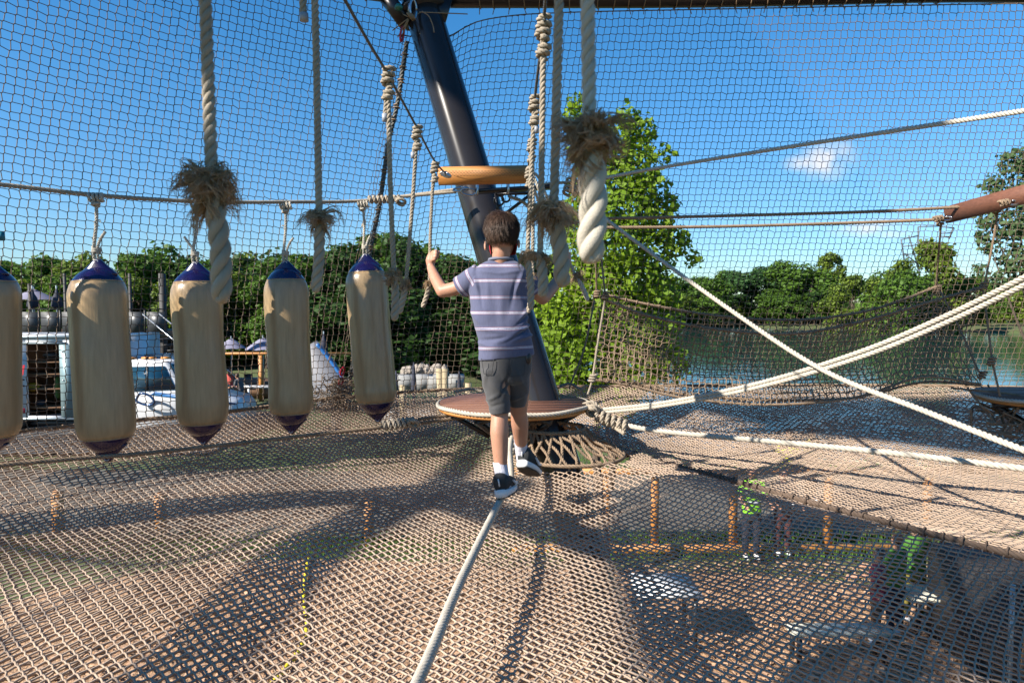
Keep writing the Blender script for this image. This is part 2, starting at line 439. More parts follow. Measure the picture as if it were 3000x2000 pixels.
# ---- side nets
def ruled(bot, topl, nu, nv, belly):
    """node grid between a bottom and a top line, bellying outwards"""
    b, _ = resample(smooth_path(bot, 12), .02); t, _ = resample(smooth_path(topl, 12), .02)
    def pick(q, n):
        s = np.concatenate([[0], np.cumsum(np.linalg.norm(np.diff(q, axis=0), axis=1))]); w = np.linspace(0, s[-1], n)
        return np.stack([np.interp(w, s, q[:, k]) for k in range(3)], 1)
    b, t = pick(b, nu), pick(t, nu); v = np.linspace(0, 1, nv)[None, :, None]
    X = b[:, None] * (1 - v) + t[:, None] * v
    c = np.array([.3, 2.5, 0]); d = X - c; d[..., 2] = 0; d /= np.linalg.norm(d, axis=2)[..., None]
    X = X + d * (belly * np.sin(np.pi * v ** .8))
    return X
TZ = 2.44
top2 = Vector((-5.0, 1.2, TZ))
MT = Vector((-.74, 5.6, TZ))
# left wall
botL = [(-4.9, .6, EDGE), (-4.5, 2.3, EDGE), (-3.05, 4.0, EDGE), (-2.08, 4.78, EDGE), (-1.4, 5.56, EDGE)]
topL = [(-5.0, .8, TZ - .1), (-4.15, 2.6, TZ - .08), (-3.0, 4.2, TZ - .1), (-1.75, 5.12, TZ - .12), (-.80, 5.54, TZ - .16)]
X = ruled(botL, topL, 128, 60, .16)
g = G(); net(g, X, None, r=.0027, short=.06, n=4, jit=.003, thick=1.5)
wl = thing('side_net', 'left wall net of square mesh behind the hanging fenders', 'net', (-3, 4, EDGE), 'safety nets walling in the deck')
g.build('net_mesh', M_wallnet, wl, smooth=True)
# seam where the two wall nets are laced together
sm = [P(1192, 122, 5.5), P(1165, 300, 5.5), P(1138, 420, 5.5), P(1112, 600, 5.5), P(1082, 745, 5.5), P(1062, 900, 5.52), P(1040, 1040, 5.55), P(1022, 1120, 5.6)]
g = G(); rope(g, sm, .02, smooth=6, steps=7, sides=5); g.build('corner_rope', M_cable, wl, smooth=True)
g = G(); q, s = resample(smooth_path(sm, 8), .1); t_, u_, w_ = frames(q)
for i in range(1, len(q) - 1):
    tube(g, coil(q[i], t_[i], .026, .003, 1.4, .03, phase=i, nper=10), .0045, 4)
tag(g.build('corner_lacing', M_lash, wl, smooth=True), kind='stuff')
# messy gathered cords at the foot of the seam
g = G()
for i in range(150):
    a = P(rng.normal(1000, 45), 1150 + rng.normal(0, 22), 5.45 + rng.normal(0, .12)); b = a + Vector((rng.normal(0, .09), rng.normal(0, .06), rng.normal(.015, .045)))
    c = (a + b) / 2 + Vector(rng.normal(0, .025, 3)); tube(g, smooth_path([a, c, b], 4), .0033, 4)
tag(g.build('gathered_cords', M_wallnet, wl), kind='stuff')
# back wall, bottom right of the seam
botB = [(-1.4, 5.56, EDGE), (-.5, 6.12, EDGE), (1.2, 6.38, EDGE), (3.8, 6.42, EDGE), (5.3, 6.1, EDGE)]
topB = [(-.86, 5.56, TZ - .3), (-.55, 5.62, TZ - .3), (-.25, 5.62, TZ - .16), (.3, 5.6, TZ - .11), (1.6, 5.55, TZ - .1), (3.6, 5.46, TZ - .1), (5.3, 5.4, TZ - .1)]
X = ruled(botB, topB, 124, 60, .22)
g = G(); net(g, X, None, r=.0027, short=.06, n=4, jit=.003, thick=1.5)
wr = thing('side_net', 'wide back wall net of square mesh between the leaning mast and the lake', 'net', (2, 6.3, EDGE), 'safety nets walling in the deck')
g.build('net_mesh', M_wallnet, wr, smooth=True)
g = G(); tube(g, smooth_path([tuple(X[i, -1]) for i in range(0, 124, 6)], 3), .005, 5); g.build('head_cord', M_wallnet, wr, smooth=True)
# right end wall
botR = [(5.3, 6.1, EDGE), (5.9, 3.5, EDGE), (5.9, .5, EDGE)]; topR = [(5.3, 5.4, TZ - .1), (5.7, 3.2, TZ - .1), (5.7, .5, TZ - .1)]
X = ruled(botR, topR, 96, 56, .1)
g = G(); net(g, X, None, r=.0027, short=.06, n=3, jit=.003)
w3 = thing('side_net', 'side net closing the right end of the deck, beyond the second platform', 'net', (5.8, 3.5, EDGE), 'safety nets walling in the deck')
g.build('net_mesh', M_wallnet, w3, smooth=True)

# ---- masts, platforms and ring beams
def mast(pf, topp, name_label, extra=.45):
    pf, topp = Vector(pf), Vector(topp); d = (topp - pf) / (topp.z - pf.z)
    foot = pf + d * (GZ - pf.z); head = topp + d * extra
    root = thing('leaning_mast', name_label, 'mast', foot, 'steel masts carrying the rope course')
    g = G(); q = [foot + (head - foot) * t for t in np.linspace(0, 1, 24)]
    tube(g, q, .146, 40); g.build('pole', M_mast, root, smooth=True)
    g = G(); ax = (head - foot).normalized()
    for z_, r_, h_ in ((topp.z - .12, .2, .05), (topp.z + .15, .2, .05)):
        c = topp + d * (z_ - topp.z); tube(g, [c - ax * h_ / 2, c + ax * h_ / 2], r_, 32)
    g.build('collar', M_beam, root, smooth=False)
    return root, foot, ax, d
PF = Vector((.19, 4.78, -.655))
mast1, foot1, ax1, dd1 = mast(PF, MT, 'dark glossy steel mast leaning left through the round platform ahead of the boy')
mast2, foot2, ax2, dd2 = mast((-4.2, 2.3, -.655), top2, 'dark steel mast holding the left end of the course')
mast3, foot3, ax3, dd3 = mast((4.15, 4.95, -.655), (4.95, 5.6, TZ), 'dark steel mast rising through the platform at the far right')
def beam(pts, label, r=.078, lash=True, lash_span=None):
    root = thing('ring_beam', label, 'beam', tuple(pts[0]), 'overhead beams of the rope course')
    g = G(); q, s = resample(smooth_path(pts, 10), .08); tube(g, q, r, 20); g.build('pipe', M_beam, root, smooth=True)
    if lash:
        q, s = resample(smooth_path(pts, 10), .118); t, u, w = frames(q)
        for i in range(1, len(q) - 1):
            if lash_span and not (lash_span[0] < s[i] < lash_span[1]): continue
            gg = G(); tilt = Vector(t[i]) + Vector(rng.normal(0, .08, 3))
            c = coil(q[i], tilt, r + .006, .003, 1.02, .006, nper=18)
            tube(gg, c, .0042, 5)
            lo = Vector(q[i]) - Vector((0, 0, r + .004)); e = lo + Vector((rng.normal(0, .015), 0, -.05))
            tube(gg, [lo, e], .0035, 4)
            gg.build('lashing', M_lash, root, smooth=True)
    return root
beam([(-.5, 5.62, TZ + .02), (1.6, 5.56, TZ), (3.6, 5.47, TZ), (4.75, 5.6, TZ)], 'dark pipe beam with cord lashings running right from the mast head', lash_span=(.2, 3.9))
beam([(-.9, 5.5, TZ - .0), (-1.6, 5.24, TZ), (-2.4, 4.75, TZ), (-3.5, 3.8, TZ), (-4.5, 2.6, TZ), (-5.0, 1.2, TZ)], 'dark curved pipe beam with cord lashings running left from the mast head', lash_span=(0, 1.6))
beam([(-5.0, 1.2, TZ), (-3.8, .2, TZ), (-1., -2.5, TZ)], 'overhead pipe beam behind the left of the course', .10, lash=False)
beam([(-5.0, 1.2, TZ), (-5.47, -.24, TZ), (-5.6, -2.4, TZ)], 'overhead pipe beam along the left edge of the course', .12, lash=False)
# mast head hardware
def link(g, c, ax, w=.035, h=.075, r=.007, rot=0):
    ax = Vector(ax).normalized(); side = ax.orthogonal().normalized(); side.rotate(Matrix.Rotation(rot, 3, ax)); pts = []
    for i in range(25):
        a = i / 24 * 2 * math.pi; pts.append(Vector(c) + ax * (h * math.sin(a)) + side * (w * math.cos(a)))
    tube(g, pts, r, 8); return g
g = G(); link(g, P(1211, 28, 5.35), (0, 0, 1), .03, .07, .009); g.build('quick_link', M_steel, mast1, smooth=True)
g = G(); tube(g, [P(1200, 40, 5.35), P(1200, 12, 5.35)], .014, 6); g.build('link_nut', M_steel, mast1)
g = G(); link(g, P(1178, 100, 5.4), (0.15, 0, 1), .014, .055, .009); g.build('carabiner', M_red, mast1, smooth=True)
g = G()
for k, (a, b) in enumerate((((1196, 55), (1150, 90)), ((1196, 57), (1165, 110)), ((1198, 57), (1172, 118)), ((1200, 52), (1240, 34)), ((1228, 36), (1370, 42)), ((1196, 50), (1180, 42)))):
    tube(g, [P(*a, 5.33), P(*b, 5.42)], .0045, 5)
tube(g, smooth_path([P(1236, 34, 5.3), P(1256, 48, 5.3), P(1268, 75, 5.3), P(1272, 96, 5.3)], 5), .0045, 5)
for k in range(5): tube(g, coil(P(1198 + k * 3, 44 + k * 2, 5.33), (1, 0, .4), .018, .004, 2, .02, phase=k), .005, 5)
g.build('tied_cord', M_lash, mast1, smooth=True)
g = G(); lathe(g, [(.0, -.015), (.028, -.01), (.032, .01), (.015, .03), (.001, .034)], P(1168, 24, 5.3), 12); g.build('bolt_cap', mat('green_cap', (.02, .18, .13), .3), mast1, smooth=True)
g = G()
tube(g, [P(1130, -10, 5.45), P(1190, 70, 5.5)], .06, 16); box(g, P(1285, 30, 5.5), (.16, .03, .2), tilt=Matrix.Rotation(.3, 4, 'Y')); g.build('bracket', M_beam, mast1)
# bracket arm at hand-rail height
g = G(); A = P(1395, 562, 4.72); B = P(1560, 556, 4.9)
bar(g, A, P(1620, 548, 4.7), .10, .022)
C0 = P(1452, 568, 4.88); C1 = P(1560, 566, 4.88); C2 = P(1462, 640, 4.88)
for k, (a, b, w_) in enumerate(((C0, C1, .022), (C1, C2, .03), (C0, C2, .022))): bar(g, a, b, .02, w_, up=(0, -1, 0))
for cx_, cy_, r_ in ((1462, 588, .034), (1482, 580, .028), (1503, 573, .02)):
    c = P(cx_, cy_, 4.88); tube(g, [c + Vector((math.cos(a) * r_, 0, math.sin(a) * r_)) for a in np.linspace(0, 2 * math.pi, 20)], .008, 6)
g.build('rail_bracket', M_beam, mast1)
for c, ax_, ro in ((P(1350, 555, 4.7), (1, 0, .1), 0), (P(1398, 550, 4.66), (0, .2, 1), 1), (P(1488, 546, 4.66), (0, .2, 1), 1), (P(1372, 562, 4.68), (1, .2, -.1), 1)):
    g = G(); link(g, c, ax_, .022, .05, .007, ro); g.build('shackle', M_steel, mast1, smooth=True)

def platform(c, label, plank_rot=R(4)):
    c = Vector(c); root = thing('round_platform', label, 'platform', c, 'round timber platforms at the masts')
    r = .5; n = 9; w = 2 * r / n; ca, sa = math.cos(plank_rot), math.sin(plank_rot)
    for i in range(n):
        y0, y1 = -r + i * w + .003, -r + (i + 1) * w - .003
        ys = np.linspace(y0, y1, 5); ys = np.clip(ys, -r + .002, r - .002)
        L = [(-math.sqrt(r * r - y * y), y) for y in ys]; Rr = [(math.sqrt(r * r - y * y), y) for y in ys[::-1]]
        poly = L + Rr; m_ = len(poly); dz = rng.normal(0, .001)
        V = [(x * ca - y * sa, x * sa + y * ca, z) for z in (.0 + dz, .028 + dz) for x, y in poly]
        g = G(); g.add(np.array(V) + np.array(c) - np.array([0, 0, .028]), [np.arange(m_)[::-1] * 1, m_ + np.arange(m_)] + [np.array([k, (k + 1) % m_, m_ + (k + 1) % m_, m_ + k]) for k in range(m_)])
        # orient: poly runs clockwise, flip handled by renderer
        g.build('plank', M_plank, root)
    g = G(); tube(g, [c + Vector((math.cos(a) * (r - .004), math.sin(a) * (r - .004), -.038)) for a in np.linspace(0, 2 * math.pi, 65)], .014, 8, caps=False)
    g.build('rim_board', M_timber, root, smooth=True)
    g = G(); rope(g, [c + Vector((math.cos(a) * (r + .012), math.sin(a) * (r + .012), -.014 + .003 * math.sin(7 * a))) for a in np.linspace(0, 2 * math.pi, 60)], .0145, smooth=0, sides=6)
    g.build('rim_rope', M_ropelight, root, smooth=True)
    g = G()
    lathe(g, [(.001, -.10), (.30, -.10), (.42, -.065), (.46, -.062), (.46, -.05), (.001, -.05)], c, 40)
    for a in np.linspace(0, 2 * math.pi, 7)[:-1]:
        e = c + Vector((math.cos(a) * .45, math.sin(a) * .45, -.075)); f = c + Vector((math.cos(a) * .16, math.sin(a) * .16, -.24)); bar(g, e, f, .03, .03); bar(g, c + Vector((0, 0, -.08)), e, .05, .03)
    g.build('steel_frame', M_beam, root)
    return root
pf1 = platform((.01, 4.62, -.655), 'round decked platform with rope rim around the foot of the leaning mast')
pf2 = platform((3.97, 4.95, -.655), 'round decked platform with rope rim at the far right edge, in shade')
platform((-4.2, 2.3, -.655), 'round decked platform at the left mast')
# cargo skirt of thick rope round the mast under the platform
g = G(); cc = np.array([.37, 4.42]); nu_, nv_ = 22, 5
for i in range(nu_):
    for sgn in (1, -1):
        pts = []
        for k in range(nv_ + 3):
            t = k / (nv_ + 2); a = 2 * math.pi * (i + sgn * (1.3 * t)) / nu_; rr = .19 + .17 * t ** 1.2
            pts.append((cc[0] - .1 * (1 - t) + math.cos(a) * rr, cc[1] + math.sin(a) * rr, -.80 - .17 * t + .012 * math.sin(9 * t + i)))
        rope(g, pts, .0105, smooth=2, steps=5, sides=4)
rope(g, [(cc[0] - .1 + math.cos(a) * .2, cc[1] + math.sin(a) * .2, -.80) for a in np.linspace(0, 6.3, 40)], .013, smooth=0)
rope(g, [(cc[0] + math.cos(a) * .36, cc[1] + math.sin(a) * .36, -.97) for a in np.linspace(0, 6.3, 50)], .013, smooth=0)
solo(g, 'cargo_net_skirt', M_brown, 'coarse brown rope skirt net knotted round the mast below the platform', 'net', smooth=True)
# tangled rope skirt at the second platform
g = G()
for i in range(40):
    a = rng.uniform(2.0, 5.5); c = Vector((3.97 + math.cos(a) * rng.uniform(.25, .6), 4.95 + math.sin(a) * rng.uniform(.25, .6), -.86 + rng.normal(0, .05)))
    rope(g, [c, c + Vector(rng.normal(0, .1, 3)) * .8, c + Vector(rng.normal(0, .16, 3)) * .8], .009, smooth=5, steps=5, sides=4)
solo(g, 'cargo_net_skirt', M_brown, 'tangled brown rope netting under the far right platform', 'net', smooth=True)

# spreader timber between the two overhead cables
def prism_x(g, prof, A, B):
    A, B = np.array(tuple(A)), np.array(tuple(B)); n = len(prof)
    V = [A + np.array([0, y, z]) for y, z in prof] + [B + np.array([0, y, z]) for y, z in prof]
    g.add(V, [np.arange(n)[::-1], n + np.arange(n)] + [np.array([k, (k + 1) % n, n + (k + 1) % n, n + k]) for k in range(n)]); return g
TY = 4.05; cz = P(1415, 509, TY).z
tA = Vector((P(1282, 509, TY).x, TY, cz - .004)); tB = Vector((P(1545, 509, TY).x, TY, cz + .006))
tm = thing('spreader_timber', 'square orange timber bar hung level above the boy, between the rows of ropes', 'timber', tA)
g = G(); prism_x(g, [(.034, .050), (0, .022), (0, -.014), (.040, -.049), (.09, -.049), (.09, .050)], tA, tB); g.build('bar', M_timber, tm)
g = G()
for r_ in range(4):
    for k in range(26):
        x = tA.x + .012 + (k + .5 * (r_ % 2)) * (tB.x - tA.x - .02) / 26.5; z = (tA.z + tB.z) / 2 + .014 - r_ * .0085
        box(g, (x, TY - .0005, z), (.0095, .002, .0022))
gp = g.build('incisions', mat('dark_incision', (.10, .04, .015), .8), tm); tag(gp, kind='stuff')
g = G(); link(g, tA + Vector((.05, -.02, -.005)), (1, 0, -.4), .012, .03, .006, 1); tube(g, [tA + Vector((.035, -.025, .008)), tA + Vector((.075, -.025, -.02))], .009, 8)
g.build('shackle', M_steel, tm, smooth=True)

# ---- unseen shade casters, added overhead and cut to the shade wanted below
M_caster = mat('caster_sheet', (.30, .27, .22), .9, noise=.2, nscale=2)
def canopy(pts, label):  # added light blocker, a flat sheet outlined by the shade it should throw
    g = G(); n = len(pts); V = [tuple(p) for p in pts] + [tuple(Vector(p) + Vector((0, 0, .02))) for p in pts]
    g.add(V, [np.arange(n)[::-1], n + np.arange(n)] + [np.array([k, (k + 1) % n, n + (k + 1) % n, n + k]) for k in range(n)])
    return solo(g, 'shade_caster', M_caster, label, 'shade caster', 'unseen shade casters added over the course')
sh = [on_deck(x, y) for x, y in ((1735, 1560), (1820, 1500), (1960, 1440), (2150, 1420), (2500, 1515), (3000, 1645))]
sh += [Vector((4.6, 1.3, -1.05)), Vector((3.4, -.6, -1.05)), Vector((2.1, .5, -1.05)), Vector((1.95, 2.1, -1.05)), Vector((1.25, 2.1, -1.05)), Vector((1.1, .5, -1.05)), Vector((.65, .6, -1.05))]
sh += [on_deck(x, y) for x, y in ((1880, 2000), (1830, 1840), (1790, 1680))]
canopy([back(p, 3.3) for p in sh], 'low unseen sheet behind the camera, added and shaped to shade the lower right net')
sh = [P(1360, 30, 5.7), P(2190, 0, 5.7), P(2230, 120, 5.8), P(2620, 640, 6.1), P(2760, 820, 6.2), P(1960, 860, 6.2), P(1500, 500, 6)]
canopy([back(p, 7.5) for p in sh], 'high unseen sheet, added and shaped to shade the back wall net')
sh = [on_deck(x, y) for x, y in ((1950, 1180), (2350, 1165), (3000, 1150), (3400, 1250), (3400, 1400), (3000, 1345), (2400, 1275))]
canopy([back(p, 5.2) for p in sh], 'narrow unseen sheet high on the left, added to shade the far right of the deck')
sh = [P(-200, 40, 4.0), P(100, 60, 4.0), P(720, 400, 4.6), P(560, 400, 4.5), P(-200, 250, 4.0)]
canopy([back(p, 5.5) for p in sh], 'small unseen sheet on the left, added to shade a band of the left wall net')

g = G(); rope(g, [back(on_deck(*q_), 2.3) for q_ in ((-150, 1560), (150, 1625), (400, 1655), (620, 1625), (820, 1540))], .024, smooth=6, sides=5, steps=5)  # unseen ropes added overhead, curves traced back from shadow arcs on the net
solo(g, 'shadow_rope', M_rope, 'thick unseen rope overhead behind the left of the camera, added for its curved shadow', 'rope', 'unseen ropes added for their shadows', smooth=True)
g = G(); rope(g, [back(on_deck(*q_), 2.5) for q_ in ((-60, 1980), (60, 1850), (190, 1760), (350, 1690))], .013, smooth=6, sides=5, steps=5)
solo(g, 'shadow_rope', M_rope, 'thin unseen rope overhead behind the left of the camera, added for its curved shadow', 'rope', 'unseen ropes added for their shadows', smooth=True)

# ================================================================== ROPES
def knot_wraps(parent, c, axis, R1, r, turns, length, name='knot', m_=None, phase=0):
    g = G(); rope(g, coil(c, axis, R1, r, turns, length, phase), r, smooth=0, sides=5, steps=6)
    return g.build(name, m_ or M_rope, parent, smooth=True)
ROPE_GROUP = 'rope grips hanging from the overhead cables'
def hanging(px_top, px_tuft, px_end, Y, label, r=.0088, knot=None, splice=1.75, tuft_n=150, tl=.085, m_=None, lean=0, seed=1, tufted=True, hidden_top=1.15):
    """knotted rope grip: rope, knot on the cable, spliced doubled end and frayed tuft"""
    m_ = m_ or M_rope
    top = P(*px_top, Y)
    if knot is None:  # carries on up to the cable above the frame
        dv = (top - P(*px_tuft, Y)).normalized(); top = top + Vector((dv.x * .3, 0, 1)) * max(.0, hidden_top - top.z) if top.z < hidden_top else top
    tf = P(*px_tuft, Y); en = P(*px_end, Y + lean)
    root = thing('hanging_rope', label, 'rope', top, ROPE_GROUP)
    mid = (top + tf) / 2 + Vector((rng.normal(0, .004), 0, 0))
    g = G(); rope(g, [top, mid, tf + Vector((0, 0, -.01))], r, smooth=8, sides=7, steps=10); g.build('rope_body', m_, root, smooth=True)
    g = G(); L = (en - tf).length; m2 = tf + (en - tf) * .5 + Vector((.004, 0, 0))
    rope(g, [tf + Vector((0, 0, .0)), m2, en], r * splice, pitch=r * splice * 5.4, smooth=8, sides=9, steps=12,
         rfun=lambda s: np.clip(.62 + s * 2.2, 0, 1) * (1 - .55 * np.clip((s - .9) / .1, 0, 1) ** 2))
    ball(g, en + (tf - en).normalized() * r * .5, (r * 1.05, r * 1.05, r * .8), 12, 8)
    g.build('spliced_end', M_ropelight if m_ is M_ropelight else m_, root, smooth=True)
    if tufted:
        g = G(); tuft(g, tf + Vector((0, 0, .008)), int(tuft_n * 1.7), tl, 1.0, .4, .0008, .6, seed)
        tuft(g, tf + Vector((0, 0, -.010)), tuft_n // 4, tl * .6, .5, .8, .0009, .2, seed + 9)
        g.build('frayed_tuft', M_fray, root, smooth=True)
    if knot:
        kc = P(*knot[0], Y); knot_wraps(root, kc, (.15, .1, 1), r * 1.7, r, 3.2, r * 7, phase=seed)
        knot_wraps(root, kc + Vector((.0, 0, -r * 6.5)), (.3, 0, 1), r * 1.4, r, 2.2, r * 4, phase=seed + 2)
        if len(knot) > 1:
            g = G(); rope(g, [kc + Vector((-.01, -.005, -r * 7)), (P(*knot[1], Y) + kc) / 2, P(*knot[1], Y)], r * .95, smooth=5, sides=6)
            g.build('loose_tail', m_, root, smooth=True)
            g = G(); e = P(*knot[1], Y); tube(g, [e + Vector((0, 0, .012)), e + Vector((0, 0, -.012))], r * 1.12, 10); g.build('taped_tip', mat('grey_tape', (.35, .37, .42), .5), root)
    return root
hanging((597, 0), (622, 555), (650, 885), .95, 'nearest left rope grip, thick and blurred with a wide fan of frayed fibres', seed=3, tuft_n=420, tl=.062, splice=1.65)
hanging((912, 0), (935, 645), (925, 855), 1.62, 'second left rope grip, its tuft hanging in front of the cream fenders', seed=4, tuft_n=220, tl=.058, splice=1.5)
hanging((1137, 215), (1155, 812), (1155, 938), 2.25, 'left rope grip with two stacked knots high on the dark cable', knot=((1137, 225), (1128, 345)), seed=5, tl=.05, tuft_n=150, splice=1.6)
hanging((1222, 385), (1188, 835), (1168, 918), 2.9, 'thin left rope grip ending right beside its longer neighbour', knot=((1222, 388), (1210, 455)), seed=6, tl=.05, splice=1.6)
h5 = hanging((1272, 482), (1258, 830), (1238, 900), 3.52, 'rope grip held in the left hand of the boy', knot=((1274, 490),), seed=7, tl=.05, splice=1.5, m_=M_rope)
hanging((1708, 0), (1728, 405), (1728, 768), .80, 'nearest right rope grip, fattest of all with a pale golden tuft', r=.0088, seed=8, tuft_n=440, tl=.058, splice=1.9, m_=M_ropelight)
hanging((1648, 0), (1622, 628), (1648, 838), 1.22, 'right rope grip with a big shaggy tuft, next to the fattest one', seed=9, tuft_n=340, tl=.056, splice=1.75)
hanging((1592, 95), (1582, 755), (1590, 868), 1.85, 'right rope grip with a fat knot near the top beam', knot=((1592, 85),), seed=10, tl=.045, splice=1.7)
hanging((1566, 300), (1545, 750), (1556, 905), 2.5, 'right rope grip with a coiled knot halfway up the dark cable', knot=((1566, 305), (1571, 380)), seed=11, tl=.05, splice=1.5)
hanging((1560, 420), (1560, 812), (1548, 915), 3.15, 'right rope grip hanging just beside the shoulder of the boy', knot=((1558, 425), (1557, 500)), seed=12, tl=.04, tuft_n=60, splice=1.35)
# the one in the right hand: slants down from the timber
root = hanging((1556, 498), (1690, 812), (1722, 880), 3.7, 'pale slanting rope grip held in the right hand of the boy', knot=((1550, 505),), seed=13, tl=.06, splice=1.5, m_=M_ropelight)
# short rope end poking in at the top left
g = G(); rope(g, [P(890, -60, 1.62), P(888, 10, 1.62), P(890, 52, 1.62)], .0088, smooth=6)
se = solo(g, 'rope_end', M_rope, 'short taped rope end poking down at the top edge, beside the second left grip', 'rope', smooth=True)
g = G(); tube(g, [P(890, 40, 1.62), P(891, 62, 1.62)], .0105, 12); t_ = g.build('taped_tip', MATS['grey_tape'], se, smooth=True)
# overhead cables
def cable(pts, label):
    g = G(); rope(g, pts, .0052, smooth=8, sides=4, steps=5, strands=3); return solo(g, 'overhead_cable', M_cable, label, 'cable', 'steel cables overhead', smooth=True)
cable([(-.47, -.2, .86), P(1010, 0, 1.72), P(1128, 205, 2.25), P(1218, 368, 2.9), P(1272, 470, 3.52), tA + Vector((.05, -.01, .0))], 'dark steel cable carrying the left row of rope grips down to the timber')
cable([(.07, -.2, .86), P(1598, -5, 1.75), P(1594, 70, 1.85), P(1567, 285, 2.5), P(1559, 405, 3.15), tB + Vector((.0, -.01, .0))], 'dark steel cable carrying the right row of rope grips down to the timber')
# timber end ropes running on to the bracket
g = G(); rope(g, [tB + Vector((.0, 0, 0)), P(1580, 600, 4.2), P(1592, 690, 4.3)], .0088, smooth=5)
solo(g, 'lashing_rope', M_ropelight, 'pale lashing rope dropping steeply from the right end of the timber bar', 'rope', smooth=True)
g = G(); rope(g, [tB + Vector((.005, .03, 0)), P(1578, 520, 4.1), P(1625, 640, 4.1)], .0088, smooth=5)
solo(g, 'lashing_rope', M_ropelight, 'pale lashing rope slanting right from the right end of the timber bar', 'rope', smooth=True)

def line(pts, r, label, m_=None, name='course_rope', group=None, pitch=None, strands=3, sides=7):
    root = thing(name, label, 'rope', tuple(pts[0]), group)
    g = G(); rope(g, pts, r, smooth=8, sides=sides, pitch=pitch, strands=strands); g.build('rope_body', m_ or M_rope, root, smooth=True); return root
LINES = 'ropes strung between the masts'
# tightrope under the boy
tr = line([(.02, 4.42, -.81), (-.012, 4.0, -.845), P(1497, 1412, 3.5) , P(1463, 1470, 3.2), P(1350, 1700, 2.25), P(1222, 2000, 1.62), (-.36, .4, -.86), (-.5, -1.2, -.7)], .0165,
          'pale braided tightrope under the feet of the boy, running down to the bottom edge', M_ropelight, 'tightrope', LINES, pitch=.075, strands=4, sides=7)
knot_wraps(tr, P(1497, 1305, 4.25), (0, .2, 1), .03, .016, 3, .10, m_=M_ropelight)
# fender rail
rail_pts = [(-4.3, 2.25, .78), P(-200, 530, 3.25), P(0, 541, 3.485), P(285, 572, 3.78), P(590, 591, 4.142), P(845, 592, 4.517), P(1065, 588, 4.936)]
rl = line(rail_pts + [P(1330, 556, 4.9)], .0125, 'hand rope high on the left from which the fenders hang', M_rope, group=LINES)
g = G(); rope(g, [P(1120, 580, 4.88), P(1200, 574, 4.9), P(1335, 562, 4.9)], .0125, smooth=5); g.build('return_rope', M_rope, rl, smooth=True)
knot_wraps(rl, P(1125, 584, 4.86), (1, .1, .04), .021, .0125, 7.2, .21, name='tension_knot')
knot_wraps(rl, P(1175, 590, 4.82), (.2, .6, 1), .03, .012, 1.6, .02, name='knot_loop')
# lower left foot rope
fl = line([P(1420, 1215, 4.6), P(1200, 1242, 4.45), P(900, 1275, 4.2), P(450, 1325, 3.75), P(0, 1362, 3.3), (-4.2, 2.1, -.74)], .0125, 'taut foot rope skimming the net below the fenders', M_brown, group=LINES)
g = G(); rope(g, [P(1225, 1228, 4.48), P(1330, 1215, 4.55), P(1430, 1212, 4.6)], .0125, smooth=5); g.build('return_rope', M_brown, fl, smooth=True)
knot_wraps(fl, P(1168, 1241, 4.42), (1, .15, .10), .026, .0145, 6.4, .2, name='tension_knot', m_=M_rope)
knot_wraps(fl, P(1212, 1238, 4.4), (.2, .8, 1), .034, .014, 1.5, .02, name='knot_loop', m_=M_rope)
# right-hand side
tk = line([P(1770, 1222, 4.5), P(1900, 1258, 4.25), P(2250, 1292, 3.9), P(2600, 1325, 3.5), P(3000, 1372, 3.1), P(3500, 1430, 2.6)], .0165, 'thick white foot rope lying over the net from the big knot to the right edge', M_ropelight, group=LINES)
knot_wraps(tk, P(1790, 1232, 4.4), (1, -.6, -.32), .032, .0155, 5.5, .22, name='tension_knot')
knot_wraps(tk, P(1735, 1200, 4.45), (.3, .8, 1), .034, .0155, 2.4, .05, name='knot_loop')
g = G(); rope(g, [P(1700, 1190, 4.5), P(1740, 1180, 4.5), P(1790, 1240, 4.4), P(1830, 1270, 4.3)], .015, smooth=6); g.build('knot_tail', M_rope, tk, smooth=True)
for k, dy in enumerate((0, 9)):
    line([P(1752, 1200 + dy, 4.5), P(1950, 1178 + dy, 4.2), P(2230, 1120 + dy * 1.3, 3.8), P(2520, 1030 + dy * 1.8, 3.4), P(2760, 930 + dy * 2.2, 3.1), P(3000, 812 + dy * 2.6, 2.75), P(3300, 650 + dy * 3, 2.4)],
         .0125, ('upper of the twin white hand ropes climbing to the right edge', 'lower of the twin white hand ropes climbing to the right edge')[k], M_ropelight, group=LINES)
line([P(1745, 620, 4.7), P(1900, 735, 4.5), P(2150, 915, 4.0), P(2410, 1083, 3.5), P(2700, 1200, 3.0), P(3000, 1318, 2.55), P(3500, 1500, 2.0)], .0135, 'white rope slanting from the mast down across the twin ropes', M_ropelight, group=LINES)
line([P(1745, 528, 4.8), P(1900, 497, 4.6), P(2300, 432, 4.0), P(2700, 371, 3.4), P(3000, 325, 2.9), P(3500, 250, 2.2)], .0125, 'hand rope rising to the upper right across the sky', mat('mid_rope_fibre', (.62, .57, .48), .9, noise=.25, nscale=25, bump=.7, bscale=600), group=LINES)
line([P(1745, 641, 5.0), P(2100, 633, 5.0), P(2500, 622, 5.0), P(2755, 610, 5.0), P(2900, 598, 4.9)], .0125, 'upper of two level brown ropes running to the timber on the right', M_brown, group=LINES)
line([P(1745, 667, 5.2), P(2100, 664, 5.2), P(2500, 653, 5.2), P(2760, 643, 5.1)], .0125, 'lower of two level brown ropes running to the timber on the right', M_brown, group=LINES)
